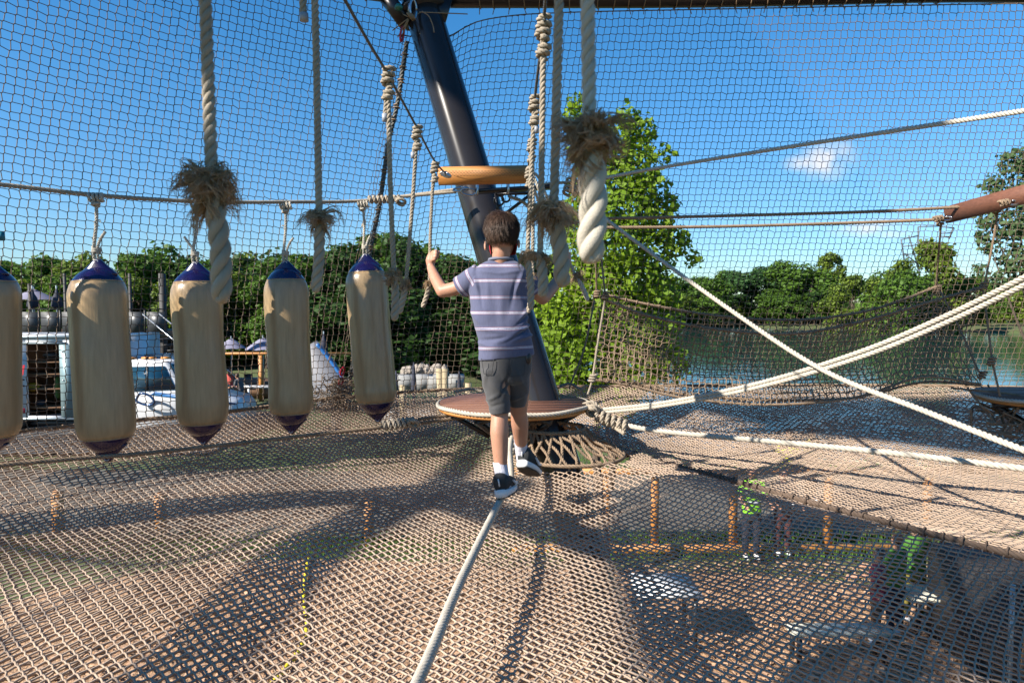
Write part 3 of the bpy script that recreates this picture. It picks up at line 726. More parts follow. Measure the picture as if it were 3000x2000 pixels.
# timber arm at the right edge
ta = thing('timber_boom', 'dark brown timber arm reaching in at the right edge, ropes clipped to it', 'timber', P(2780, 640, 5.1))
g = G(); bar(g, P(2775, 630, 5.1), P(3260, 500, 4.0), .05, .12, up=(0, -.5, 1)); g.build('bar', mat('dark_timber', (.24, .10, .06), .6, noise=.4, nscale=5, stretch=(30, 3, 30)), ta)
for c in (P(2775, 640, 5.0), P(2970, 594, 4.55)):
    g = G(); link(g, c, (1, 0, .2), .02, .035, .008); g.build('shackle', M_steel, ta, smooth=True)
    knot_wraps(ta, c + Vector((-.06, 0, 0)), (1, 0, .2), .018, .009, 3, .07, m_=M_brown)

# ---- hammock walkway nets between the two platforms
def hammock(top_pts, bot_pts, nu, nv, label, sag, seed):
    b = ruled_simple(top_pts, bot_pts, nu, nv)
    root = thing('hammock_net', label, 'net', tuple(bot_pts[0]), 'net sides of the hammock bridge')
    g = G(); net(g, b, None, r=.0036, short=.08, n=4, jit=.005, thick=1.6); g.build('net_mesh', M_brown, root, smooth=True)
    g = G(); rope(g, top_pts, .012, smooth=8, sides=5, steps=6); g.build('head_rope', M_brown, root, smooth=True)
    g = G(); rope(g, bot_pts, .010, smooth=8, sides=5, steps=6); g.build('foot_rope', M_brown, root, smooth=True)
    q, s = resample(smooth_path(top_pts, 8), .09); t, u, w = frames(q); g = G()
    for i in range(1, len(q) - 1): tube(g, coil(q[i], t[i], .014, .003, 1.2, .01, nper=9), .004, 4)
    tag(g.build('head_lacing', M_brown, root, smooth=True), kind='stuff')
    return root
def ruled_simple(a, b, nu, nv):
    A, _ = resample(smooth_path(a, 12), .02); B, _ = resample(smooth_path(b, 12), .02)
    def pick(q, n):
        s = np.concatenate([[0], np.cumsum(np.linalg.norm(np.diff(q, axis=0), axis=1))]); w = np.linspace(0, s[-1], n)
        return np.stack([np.interp(w, s, q[:, k]) for k in range(3)], 1)
    A, B = pick(A, nu), pick(B, nu); v = np.linspace(0, 1, nv)[None, :, None]
    X = A[:, None] * (1 - v) + B[:, None] * v
    X[..., 1] += .10 * np.sin(np.pi * v[..., 0]) + .03 * np.sin(np.arange(nu)[:, None] * .3 + 4 * v[..., 0])
    return X
hT1 = [P(1768, 862, 5.5), P(1900, 892, 5.5), P(2100, 925, 5.5), P(2330, 938, 5.5), P(2520, 915, 5.5), P(2640, 880, 5.5), P(2755, 835, 5.5)]
hB1 = [P(1745, 1108, 5.1), P(1850, 1122, 5.1), P(2000, 1155, 5.1), P(2250, 1172, 5.1), P(2500, 1165, 5.1), P(2700, 1120, 5.1), P(2870, 1128, 5.1)]
hT2 = [P(1778, 880, 4.9), P(1900, 925, 4.9), P(2100, 965, 4.9), P(2330, 977, 4.9), P(2550, 935, 4.9), P(2740, 880, 4.9), P(2890, 838, 4.9)]
hB2 = [P(1738, 1112, 4.9), P(1850, 1130, 4.9), P(2000, 1165, 4.9), P(2250, 1185, 4.9), P(2500, 1165, 4.9), P(2700, 1105, 4.9), P(2870, 1125, 4.9)]
hammock(hT1, hB1, 62, 14, 'far side of the brown hammock bridge, its head rope sagging higher', .1, 1)
hammock(hT2, hB2, 62, 14, 'near side of the brown hammock bridge, its head rope sagging lower', .1, 2)
def dropper(pts, label, r=.008, kn=(), m_=None):
    root = thing('suspension_rope', label, 'rope', tuple(pts[-1]), 'thin ropes holding up the hammock bridge')
    g = G(); rope(g, pts, r, smooth=6, sides=5, steps=6); g.build('rope_body', m_ or M_brown, root, smooth=True)
    for c in kn: knot_wraps(root, c, (.3, 0, 1), .02, .009, 3, .06, m_=m_ or M_brown)
dropper([P(1752, 660, 5.0), P(1762, 760, 4.95), P(1772, 855, 4.9)], 'thin rope from the level ropes to the near left hammock knot', kn=(P(1774, 866, 4.9),))
dropper([P(1740, 668, 5.2), P(1745, 760, 5.3), P(1748, 855, 5.45)], 'thin rope from the level ropes to the far left hammock knot', kn=(P(1748, 862, 5.45),))
dropper([P(1772, 880, 4.9), P(1752, 1000, 4.85), P(1735, 1110, 4.8), P(1722, 1155, 4.75)], 'pale lashing rope from the near hammock knot down to the platform rim', kn=(P(1736, 1108, 4.8),), m_=M_rope)
dropper([P(1742, 880, 5.45), P(1712, 1020, 5.2), P(1668, 1135, 4.95)], 'brown lashing rope from the far hammock knot down behind the mast', kn=())
dropper([P(2757, 655, 5.1), P(2750, 740, 5.3), P(2742, 840, 5.5)], 'thin rope from the timber arm to the far right hammock knot', kn=(P(2757, 648, 5.1), P(2745, 848, 5.5)))
dropper([P(2925, 610, 4.8), P(2905, 730, 4.85), P(2885, 830, 4.9)], 'thin rope from the timber arm to the near right hammock knot', kn=(P(2922, 612, 4.8), P(2882, 838, 4.9)))
dropper([P(2755, 855, 5.4), P(2810, 960, 5.2), P(2868, 1090, 4.95)], 'slanting rope from the far right hammock knot to the right platform', kn=(P(2878, 1098, 4.95),))
dropper([P(2880, 850, 4.9), P(2895, 960, 4.85), P(2908, 1060, 4.8), P(2930, 1160, 4.75)], 'upright rope from the near right hammock knot to the right platform rim', kn=(P(2905, 1058, 4.8),))
# knots and turns of rope behind the mast at rail height
rh = thing('lashing_rope', 'coiled rope knots beside the mast bracket, half hidden by the right grips', 'rope', P(1660, 570, 4.8))
knot_wraps(rh, P(1668, 545, 4.8), (.3, .2, 1), .03, .012, 4, .12); knot_wraps(rh, P(1690, 555, 4.8), (1, .2, .6), .028, .012, 4, .1)
g = G(); rope(g, [P(1490, 575, 4.85), P(1530, 590, 4.8), P(1570, 625, 4.8), P(1640, 660, 4.8)], .0125, smooth=6); rope(g, [P(1590, 540, 4.8), P(1650, 535, 4.8), P(1745, 528, 4.8)], .011, smooth=6)
rope(g, [P(1640, 660, 4.8), P(1700, 650, 4.9), P(1745, 645, 5)], .0125, smooth=6)
g.build('rope_body', M_rope, rh, smooth=True)
# loose rope turns on the back rim of the platform
g = G(); rope(g, [P(1330, 1148, 5.15), P(1380, 1140, 5.15), P(1420, 1146, 5.1), P(1470, 1136, 5.1)], .012, smooth=6)
solo(g, 'lashing_rope', M_rope, 'loose rope turns on the back rim of the near platform, left of the boy', 'rope', smooth=True)
g = G(); rope(g, [P(1640, 1132, 5.05), P(1672, 1124, 5.05), P(1700, 1140, 5.0), P(1720, 1128, 5.0)], .012, smooth=6)
solo(g, 'lashing_rope', M_rope, 'loose rope turns on the back rim of the near platform, right of the mast', 'rope', smooth=True)

# ================================================================== FENDERS
def fender(tp, bp, label, r=.148, proto_seed=0, tailside=1, rail=None, bend=.0):
    """tp: apex of the lug at top, bp: tip of the lug at the bottom"""
    tp, bp = Vector(tp), Vector(bp); ax = (tp - bp); L = ax.length; ax.normalize()
    root = thing('boat_fender', label, 'fender', bp, 'cream boat fenders hanging on the rope rail')
    side = Vector((1, 0, 0)); side = (side - ax * side.dot(ax)).normalized(); fw = ax.cross(side)
    def body(s0, s1, n=40):
        rings = []
        for s in np.linspace(s0, s1, n):
            z = s * L
            if s < .5: d = (s - .043) / .15
            else: d = (.957 - s) / .15
            d = min(max(d, 0), 1); rr = r * math.sqrt(max(1 - (1 - d) ** 2.0, .0004)) if d < 1 else r
            if d >= 1: rr *= 1 + .012 * math.sin(9 * s + proto_seed * 1.7) + .006 * math.sin(23 * s + proto_seed)
            pin = 1 - .035 * math.exp(-((s - .53) / .16) ** 2)
            c = bp + ax * z + side * (bend * math.sin(math.pi * s) + .003 * math.sin(2 * math.pi * s))
            rings.append(ering(c, side, fw, rr * pin, rr * (.97 + .03 * pin), 40))
        return rings
    s_lo, s_hi = .12, .886
    g = G(); loft(g, body(s_lo, s_hi, 44), True); g.build('body', M_cream, root, smooth=True)
    for nm, s0, s1, e in (('top_cap', s_hi + .0005, .9569, 1), ('bottom_cap', .0431, s_lo - .0005, -1)):
        g = G(); loft(g, body(s0, s1, 18), True); g.build(nm, M_blue, root, smooth=True)
    for s in (s_hi, s_lo):
        c = bp + ax * (s * L) + side * (bend * math.sin(math.pi * s) + .003 * math.sin(2 * math.pi * s)); dd = min((.957 - s) / .15, 1) if s > .5 else min((s - .043) / .15, 1); rs = r * math.sqrt(1 - (1 - dd) ** 2) * .992
        g = G(); tube(g, [c + side * (math.cos(a) * rs) + fw * (math.sin(a) * rs) for a in np.linspace(0, 2 * math.pi, 48)], .0028, 6, caps=False); g.build('weld_seam', M_cream, root, smooth=True)
    for nm, tip, s, sg in (('top_lug', tp, .918, 1), ('bottom_lug', bp, .082, -1)):
        base = bp + ax * (s * L); g = G(); rings = []
        for t in np.linspace(0, 1, 9):
            c = base + (tip - base) * t; wd = r * .62 * (1 - t) ** 1.1 + .019 * (1 - .3 * t); th = .026 * (1 - t) + .013
            rings.append(ering(c, side, fw, wd, th, 20, 2.6))
        loft(g, rings); g.build(nm, M_blue, root, smooth=True)
        h = tip - ax * .022 * sg; g = G()
        tube(g, [h + side * (math.cos(a) * .013) + ax * (math.sin(a) * .013) - fw * .015 * (1 if True else 0) for a in np.linspace(0, 2 * math.pi, 18)], .0035, 6, caps=False)
        g.build('eyelet', mat('pale_eyelet', (.5, .5, .55), .3), root, smooth=True)
    if rail is not None:
        rail = Vector(rail); g = G(); k = tp + Vector((0, -.005, .045))
        rope(g, [tp + Vector((-.012, 0, -.03)), k + Vector((-.008, -.012, 0)), (k + rail) / 2 + Vector((.004, -.004, 0)), rail], .0095, smooth=6)
        rope(g, [tp + Vector((.012, 0, -.03)), k + Vector((.012, -.012, 0)), k + Vector((.03 * tailside, -.01, .06)), k + Vector((.058 * tailside, -.01, .10))], .008, smooth=6)
        g.build('lanyard', M_ropelight, root, smooth=True)
        knot_wraps(root, k, (.1, 0, 1), .017, .0095, 2.6, .03, m_=M_ropelight)
        knot_wraps(root, rail + Vector((0, 0, -.02)), (1, .2, 0), .021, .0095, 3.6, .075, name='rail_knot', m_=M_ropelight)
        knot_wraps(root, rail + Vector((0, -.005, -.055)), (0, .1, 1), .016, .0095, 1.6, .02, name='rail_hitch', m_=M_ropelight)
        g = G(); mdl = (k + rail) / 2; tuft(g, mdl + Vector((0, 0, .0)), 40, .028, 1, .5, .0011, .6, proto_seed); g.build('frayed_tuft', mat('pale_fray', (.72, .62, .45), .9), root)
    return root
fender(P(-38, 752, 3.455), P(-38, 1345, 3.455), 'leftmost cream fender, cut off by the left edge', rail=P(-60, 536, 3.435), proto_seed=20)
fender(P(285, 757, 3.78), P(318, 1352, 3.74), 'second cream fender from the left, in front of the white truck', rail=P(281, 568, 3.76), proto_seed=21, bend=-.008)
fender(P(573, 765, 4.142), P(598, 1302, 4.122), 'third cream fender from the left, partly behind the nearest rope grip', rail=P(578, 590, 4.132), proto_seed=22, tailside=-1, r=.146)
fender(P(837, 762, 4.517), P(855, 1270, 4.487), 'fourth cream fender from the left, with a pinched blue bottom eye', rail=P(836, 594, 4.507), proto_seed=23, r=.142)
fender(P(1070, 742, 4.936), P(1108, 1236, 4.896), 'rightmost cream fender, tilted, its tip above the foot rope knot', rail=P(1062, 590, 4.936), proto_seed=24, bend=-.006, r=.150)
# ================================================================== THE BOY
M_skin = mat('skin', (.56, .29, .19), .5, noise=.12, nscale=12, subsurf=.12, spec=.35)
M_hair = mat('brown_hair', (.095, .048, .026), .55, noise=.5, nscale=60, spec=.5)
M_shorts = mat('charcoal_cotton', (.070, .069, .072), .9, noise=.15, nscale=30, bump=.3, bscale=300, sheen=.2)
M_sock = mat('white_sock', (.70, .69, .78), .9, bump=.5, bscale=120, stretch=(2, 2, .08))
M_shoe = mat('black_mesh_shoe', (.018, .02, .022), .7, bump=.6, bscale=900)
M_sole = mat('white_sole', (.80, .80, .80), .5)
M_out = mat('dark_outsole', (.04, .035, .03), .7, bump=.8, bscale=150)
def shirt_material():
    m_ = bpy.data.materials.new('striped_shirt'); m_.use_nodes = True; t = m_.node_tree; b = t.nodes['Principled BSDF']
    b.inputs['Roughness'].default_value = .92; b.inputs['Sheen Weight'].default_value = .15
    at = N(t, 'ShaderNodeAttribute', attribute_name='stripe')
    rp = N(t, 'ShaderNodeValToRGB'); cr = rp.color_ramp; cr.interpolation = 'CONSTANT'
    base = (.085, .093, .165, 1); wh = (.34, .33, .41, 1); mar = (.16, .05, .09, 1); bl = (.035, .06, .22, 1)
    stops = [(0, bl), (.075, wh), (.36, mar), (.5, base)]
    while len(cr.elements) < len(stops): cr.elements.new(.5)
    for e, (p_, c_) in zip(cr.elements, stops): e.position = p_; e.color = c_
    t.links.new(at.outputs['Fac'], rp.inputs[0])
    tcx = N(t, 'ShaderNodeTexCoord'); nz_ = N(t, 'ShaderNodeTexNoise'); nz_.inputs['Scale'].default_value = 160; nz_.inputs['Detail'].default_value = 2
    mp = N(t, 'ShaderNodeMapping'); mp.inputs['Scale'].default_value = (1, 1, .25)
    t.links.new(tcx.outputs['Object'], mp.inputs[0]); t.links.new(mp.outputs[0], nz_.inputs['Vector'])
    mx = N(t, 'ShaderNodeMix', data_type='RGBA', blend_type='MULTIPLY'); mx.inputs['Factor'].default_value = .35
    t.links.new(rp.outputs[0], mx.inputs[6]); t.links.new(nz_.outputs['Fac'], mx.inputs[7]); t.links.new(mx.outputs[2], b.inputs['Base Color'])
    return m_
boy = thing('person', 'boy in a striped grey shirt and dark shorts balancing on the tightrope, seen from behind', 'person', P(1466, 1456, 3.2))
def finish(me, name, material, parent):
    o = parent_origin(parent); V = coords(me) - np.array(o); setco(me, V); return obj(name, me, material, parent)
def rb(px, py, Y, hwpx, hd, n=24, p=2.3, tilt=0):
    c = P(px, py, Y); return ering(c, (math.cos(tilt), 0, math.sin(tilt)), (0, 1, 0), hwpx * Y / 2000, hd, n, p)
# body: one continuous skin surface
def hand(g, wrist, palm_c, knuck, dirn, curl, thumb_side, s=1.0):
    """palm and five fingers closed round a rope"""
    wrist, palm_c, knuck = Vector(wrist), Vector(palm_c), Vector(knuck)
    limb(g, [wrist, palm_c, knuck], [.019 * s, .027 * s, .023 * s], 14)
    up = (knuck - wrist).normalized(); fwd = Vector(dirn).normalized(); sd = up.cross(fwd).normalized()
    for i, (off, l) in enumerate(((-.024, .050), (-.008, .056), (.008, .053), (.023, .043))):
        b = knuck + sd * off * s * .0 + up * (off * -.9) * s + fwd * .008
        c1 = b + fwd * (l * .42) + Vector(curl) * .006; c2 = c1 + Vector(curl) * (l * .42); c3 = c2 - fwd * (l * .36) + Vector(curl) * .004
        limb(g, [b, c1, c2, c3], [.0098 * s, .0092 * s, .0085 * s, .0075 * s], 10, 4)
    tb = palm_c + Vector(thumb_side) * .018; t1 = tb + Vector(thumb_side) * .016 + up * .014; t2 = t1 + up * .020 + fwd * .012
    limb(g, [palm_c, tb, t1, t2], [.016 * s, .012 * s, .0105 * s, .0085 * s], 10, 4)
g = G()
hd = P(1470, 688, 3.29)
# head: skull, face, jaw
ball(g, hd + Vector((0, .004, .012)), (.074, .092, .088), 28, 20)
ball(g, hd + Vector((.004, .045, -.045)), (.055, .055, .062), 24, 16)
ball(g, hd + Vector((.012, .100, -.022)), (.010, .014, .014), 12, 8)             # nose
for sx_ in (-1, 1):
    ball(g, hd + Vector((.006 + sx_ * .03, .083, .006)), (.014, .010, .010), 12, 8)  # brow and lids
ball(g, hd + Vector((.010, .094, -.052)), (.022, .010, .008), 12, 8)             # lips
for sx_, ex in ((-1, P(1423, 722, 3.285)), (1, P(1519, 716, 3.285))):
    rings = []
    for t in np.linspace(0, 1, 7):
        c = Vector(ex) + Vector((sx_ * (.010 * t - .002), -.004 - .014 * t, .006 * t)); k = math.sin(math.pi * (.25 + .7 * t))
        rings.append(ering(c, (0, .35, .94), (sx_ * .3, .9, -.2), .027 * k, .014 * k, 14))
    loft(g, rings)
limb(g, [hd + Vector((0, -.004, -.045)), P(1468, 748, 3.285), P(1468, 782, 3.30)], [.046, .043, .042], 20)
# trunk
loft(g, [rb(1468, 778, 3.30, 34, .04), rb(1468, 806, 3.30, 56, .052), rb(1463, 850, 3.30, 62, .066), rb(1466, 940, 3.29, 62, .070), rb(1482, 1020, 3.28, 60, .07), rb(1486, 1080, 3.28, 58, .07)])
# left arm
EL_ = P(1297, 853, 3.37); WL = P(1262, 782, 3.50)
limb(g, [P(1400, 806, 3.31), P(1345, 840, 3.34), EL_], [.036, .035, .032], 18)
limb(g, [EL_, (EL_ + WL) / 2 + Vector((-.004, 0, 0)), WL], [.033, .029, .021], 18)
hand(g, WL, P(1262, 764, 3.51), P(1264, 751, 3.515), (.55, -.35, .1), (.1, -.8, -.05), (.9, .1, .3))
# right arm
ER = P(1590, 873, 3.40); WR = P(1650, 792, 3.62)
limb(g, [P(1535, 808, 3.31), P(1562, 847, 3.35), ER], [.036, .036, .033], 18)
limb(g, [ER, (ER + WR) / 2 + Vector((.008, 0, -.004)), WR], [.034, .030, .021], 18)
hand(g, WR, P(1658, 770, 3.66), P(1662, 752, 3.68), (-.35, -.55, .1), (.4, -.5, -.05), (-.6, .3, .4))
# legs
HLp, HRp = P(1454, 1070, 3.28), P(1515, 1070, 3.29)
KL, KR = P(1464, 1215, 3.25), P(1519, 1205, 3.38); AL, AR = P(1468, 1395, 3.23), P(1528, 1322, 3.55)
limb(g, [HLp, (HLp + KL) / 2, KL], [.068, .060, .043], 20)
limb(g, [HRp, (HRp + KR) / 2, KR], [.068, .060, .043], 20)
def calf(K, A, back):
    d = A - K; limb(g, [K, K + d * .28 + back, K + d * .62 + back * .4, K + d * .88, A], [.041, .0445, .037, .028, .027], 20)
calf(KL, AL, Vector((-.003, -.014, 0))); calf(KR, AR, Vector((.002, -.012, 0)))
body = remesh(g.mesh('body', True), .0042, 5, .5)
finish(body, 'body', M_skin, boy)
# hair: a cap following the skull, and short strands
g = G(); rings = []
for t in np.linspace(0, 1, 22):
    a = t * math.pi * .66; zz = math.cos(a); rr = math.sin(a)
    n = 48; ph = np.arange(n) * 2 * np.pi / n
    fr = np.clip(np.sin(ph), 0, 1); dip = 1 - .42 * fr * np.clip((t - .45) / .55, 0, 1)   # hairline rises at the face
    bw = 1.0 + .05 * np.clip(-np.sin(ph), 0, 1)
    x = .0835 * rr ** .82 * np.cos(ph); y = .103 * rr ** .85 * np.sin(ph) * bw; z = .098 * zz + .012 + .05 * (1 - dip) * t
    squeeze = 1 - .17 * np.clip((t - .62) / .38, 0, 1)
    rings.append(np.array(hd) + np.stack([x * squeeze, y * squeeze - .002, z], 1))
loft(g, rings); hm = remesh(g.mesh('hair', True), .004, 3)
V = coords(hm); Nn = normals(hm); c = np.array(hd)
ang = np.arctan2(V[:, 0] - c[0], -(V[:, 1] - c[1])); V = V + Nn * (.0007 * np.sin(ang * 46 + (V[:, 2] - c[2]) * 60) + .0012 * np.sin(ang * 17 + 9 * V[:, 2]))[:, None]
setco(hm, V); hair = finish(hm, 'hair', M_hair, boy)
g = G(); idx = rng.choice(len(V), min(len(V), 11000), replace=False); crown = c + np.array([.012, -.03, .105])
A = V[idx]; nn = Nn[idx]; ok = (A[:, 2] > c[2] - .055) ; A, nn = A[ok], nn[ok]
flow = A - crown; flow -= nn * (flow * nn).sum(1)[:, None]; flow /= np.linalg.norm(flow, axis=1)[:, None] + 1e-6
L = rng.uniform(.014, .034, len(A))[:, None]; lock = np.sin(A[:, 0:1] * 260 + A[:, 2:3] * 90) * .5 + .5
B = A + flow * L + nn * (.001 + .006 * rng.random((len(A), 1)) * lock + .002) + rng.normal(0, .0018, A.shape)
prisms(g, A - nn * .001, B, .0010, .0002, n=3); g.build('hair_strands', M_hair, hair, smooth=True)
# mask loops and mask
M_maskred = mat('red_mask_cloth', (.45, .015, .03), .8)
g = G(); rings = []
for t in np.linspace(0, 1, 12):
    z = .0 - .085 * t; rr_ = 1.0 - .25 * max(0, t - .6)
    a = np.linspace(-.25, math.pi + .25, 24)
    outer = np.stack([.068 * rr_ * np.cos(a), .058 + .062 * rr_ * np.sin(a), np.full(24, z)], 1)
    inner = outer * np.array([.95, .97, 1]) + np.array([0, .0, 0]); rings.append(np.array(hd) + np.concatenate([outer, inner[::-1]]) + np.array([.006, -.02, -.006]))
loft(g, rings); mk = g.build('face_mask', M_maskred, boy, smooth=True)
g = G()
for sx_, ex, mk_ in ((-1, P(1424, 704, 3.27), Vector((-.062, .03, -.012))), (1, P(1517, 700, 3.27), Vector((.072, .03, -.012)))):
    tube(g, smooth_path([hd + mk_, ex + Vector((sx_ * .001, -.012, .012)), ex + Vector((sx_ * -.001, -.022, -.006)), ex + Vector((sx_ * -.003, -.02, -.035)), hd + mk_ + Vector((-.004 * sx_, -.012, -.07))], 8), .0018, 6)
g.build('ear_loops', M_black, mk, smooth=True)

# shirt
g = G()
prof = [(1483, 1047, 3.28, 82, .090, .10), (1482, 1030, 3.28, 81, .092, .08), (1480, 1000, 3.28, 79, .092, .05), (1472, 960, 3.285, 80, .090, 0), (1465, 920, 3.29, 85, .087, 0), (1461, 880, 3.30, 85, .086, 0),
        (1461, 840, 3.30, 84, .085, 0), (1464, 812, 3.30, 82, .080, 0), (1466, 794, 3.30, 76, .072, 0), (1467, 780, 3.30, 64, .060, 0), (1468, 770, 3.30, 48, .052, 0), (1468, 763, 3.30, 35, .045, 0)]
loft(g, [rb(a, b, c_, d, e, 32, 2.5, t_) for a, b, c_, d, e, t_ in prof])
SL0, SL1 = P(1408, 803, 3.305), P(1347, 844, 3.335); SR0, SR1 = P(1530, 803, 3.305), P(1562, 850, 3.35)
def sleeve(a, b, r0, r1):
    q = [a + (b - a) * t for t in np.linspace(0, 1, 8)]; tube(g, q, np.linspace(r0, r1, 8), 20)
sleeve(SL0, SL1, .056, .058); sleeve(SR0, SR1, .056, .058)
sh_ = remesh(g.mesh('shirt', True), .0055, 6, .5)
V = coords(sh_); Nn = normals(sh_)
def axis_t(V, a, b):
    a, b = np.array(a), np.array(b); d = b - a; L = np.linalg.norm(d); d = d / L
    t = (V - a) @ d; rad = np.linalg.norm(V - a - t[:, None] * d, axis=1); return t, rad, L
tl_, rl_, LL = axis_t(V, SL0, SL1); tr_, rr2, LR = axis_t(V, SR0, SR1)
isL = (tl_ > .012) & (rl_ < .075) & (V[:, 0] < P(1392, 840, 3.3).x); isR = (tr_ > .03) & (rr2 < .07) & (V[:, 0] > P(1540, 840, 3.3).x)
u = V[:, 0] - P(1466, 900, 3.3).x; z = V[:, 2]; zc = P(1466, 900, 3.3).z
fold = np.zeros(len(V))
torso = ~(isL | isR)
def ridge(x0, z0, ang, wdt, ln, amp):
    cx_, cz_ = P(x0, z0, 3.3).x, P(x0, z0, 3.3).z; dx, dz = V[:, 0] - cx_, V[:, 2] - cz_
    al = dx * math.cos(ang) + dz * math.sin(ang); pe = -dx * math.sin(ang) + dz * math.cos(ang)
    return amp * np.exp(-(pe / wdt) ** 2) * np.exp(-(al / ln) ** 2)
for a in ((1395, 830, 1.9, .010, .06, .006), (1408, 860, 1.75, .009, .07, -.004), (1430, 850, 1.65, .012, .05, .003), (1520, 830, 1.2, .010, .06, .006), (1505, 860, 1.35, .010, .06, -.004),
          (1535, 960, .45, .007, .05, .010), (1528, 972, .55, .007, .055, -.009), (1540, 985, .3, .008, .045, .009), (1500, 985, .35, .009, .06, .006), (1440, 965, -.12, .010, .06, .004),
          (1455, 990, .1, .009, .07, -.005), (1420, 1005, -.2, .010, .05, .005), (1470, 900, 1.57, .02, .08, .004), (1450, 1015, .05, .012, .09, .004), (1552, 940, 1.2, .008, .04, -.006),
          (1490, 800, .1, .008, .05, .003), (1440, 800, -.1, .008, .05, .003), (1545, 905, .9, .007, .05, .006), (1538, 930, .7, .006, .05, -.007), (1395, 930, -.9, .009, .05, .004)):
    fold += ridge(*a)
fold += .0012 * np.sin(40 * u + 25 * z) + .0016 * np.sin(23 * z - 31 * u)
V = V + Nn * (1.7 * fold)[:, None]
# draw the two sleeves' cloth folds
slf = .002 * np.sin(90 * tl_ + 20 * z) * isL + .002 * np.sin(90 * tr_ + 20 * z) * isR
V = V + Nn * slf[:, None]
# stripes: attribute from height on the back and from distance along the sleeves
def zpx(y): return P(1466, y, 3.3).z
rows = [778, 822, 870, 914, 958 , 1014]
st = np.full(len(V), 1.0)
zz = V[:, 2] + .010 * np.exp(-((V[:, 0] - P(1500, 960, 3.3).x) / .05) ** 2) * np.exp(-((V[:, 2] - zpx(985)) / .04) ** 2) - .05 * np.clip(u, -.1, .09) * (V[:, 2] < zpx(930)) * .8
zcs = np.array([zpx(y_ + 1.5) for y_ in rows]); HW = abs(zpx(0) - zpx(5.2))
st = np.abs(zz[:, None] - zcs[None]).min(1) / HW * .5
for t_s, L_, msk_ in ((tl_, LL, isL), (tr_, LR, isR)):
    k = np.minimum(np.abs(t_s - .34 * L_), np.abs(t_s - .84 * L_)) / HW * .5; st[msk_] = k[msk_]
st = np.clip(st, 0, .99)
at = sh_.attributes.new('stripe', 'FLOAT', 'POINT'); at.data.foreach_set('value', st.astype(np.float32))
setco(sh_, V); finish(sh_, 'shirt', shirt_material(), boy)
# finer stripes need a denser surface: subdivide once
bpy.data.objects['shirt'].modifiers.new('sub', 'SUBSURF').levels = 1
bpy.data.objects['shirt'].modifiers['sub'].render_levels = 1
g = G(); rg_ = [P(1468, 764, 3.30) + Vector((math.cos(a) * .056, math.sin(a) * .05, .006 * math.sin(a + 3.14) + .004)) for a in np.linspace(0, 2 * math.pi, 40)]
tube(g, rg_, .008, 8, caps=False); g.build('collar', mat('grey_collar', (.19, .20, .26), .9), bpy.data.objects['shirt'], smooth=True)
# shorts
g = G()
loft(g, [rb(1480, 1020, 3.28, 74, .080), rb(1482, 1050, 3.28, 76, .086), rb(1483, 1085, 3.28, 75, .088), rb(1484, 1110, 3.28, 68, .082), rb(1484, 1125, 3.28, 50, .06)])
loft(g, [rb(1448, 1080, 3.275, 42, .078), rb(1452, 1130, 3.265, 39, .074), rb(1460, 1175, 3.255, 33, .066), rb(1465, 1206, 3.25, 30, .061, tilt=.03), rb(1465, 1209, 3.25, 30, .061, tilt=.03)])
loft(g, [rb(1518, 1080, 3.285, 37, .078), rb(1520, 1120, 3.30, 33, .072), rb(1519, 1160, 3.33, 28, .064), rb(1518, 1187, 3.36, 24.5, .060, tilt=-.02), rb(1518, 1190, 3.36, 24.5, .060, tilt=-.02)])
so = remesh(g.mesh('shorts', True), .006, 4, .5); V = coords(so); Nn = normals(so)
def ridge2(x0, z0, ang, wdt, ln, amp): return ridge(x0, z0, ang, wdt, ln, amp)
f = np.zeros(len(V))
for a in ((1440, 1160, .5, .008, .04, .005), (1450, 1180, .3, .007, .04, -.004), (1480, 1120, 1.2, .008, .05, -.007), (1525, 1110, 1.9, .009, .05, .005), (1535, 1140, 2.0, .008, .05, -.004), (1470, 1140, -.7, .008, .05, .005), (1495, 1090, 1.57, .006, .05, -.004), (1425, 1100, 1.3, .01, .06, .004), (1515, 1165, .4, .007, .03, .004)):
    f += ridge(*a)
f += .0014 * np.sin(35 * V[:, 2] + 50 * V[:, 0])
V = V + Nn * (1.7 * f)[:, None]; setco(so, V); shorts = finish(so, 'shorts', M_shorts, boy)
g = G()
for pts in (((1410, 1050), (1418, 1095), (1440, 1096), (1447, 1052)), ((1493, 1050), (1487, 1095), (1500, 1103), (1535, 1098), (1540, 1050))):
    tube(g, [P(x, y, 3.19 + .0 * x) for x, y in pts], .0016, 4)
g.build('pocket_seam', mat('dark_seam', (.05, .05, .052), .9), shorts)
g = G(); ball(g, P(1546, 1047, 3.24), (.02, .03, .035), 10, 8); g.build('pocket_lining', M_black, shorts, smooth=True)
# socks
def sock(A_, B_, C_, r0, r1, tilt=0):
    g = G(); q = smooth_path([A_, (A_ + B_) / 2, B_, C_], 8); tube(g, q, np.interp(np.linspace(0, 1, len(q)), [0, .1, .6, 1], [r0 * 1.03, r0, r1, r1 * 1.05]), 24)
    g.build('sock', M_sock, boy, smooth=True)
sock(P(1464, 1352, 3.235), P(1473, 1402, 3.225), P(1478, 1428, 3.22), .0335, .033)
sock(P(1524, 1284, 3.50), P(1530, 1340, 3.55), P(1534, 1356, 3.57), .033, .032)
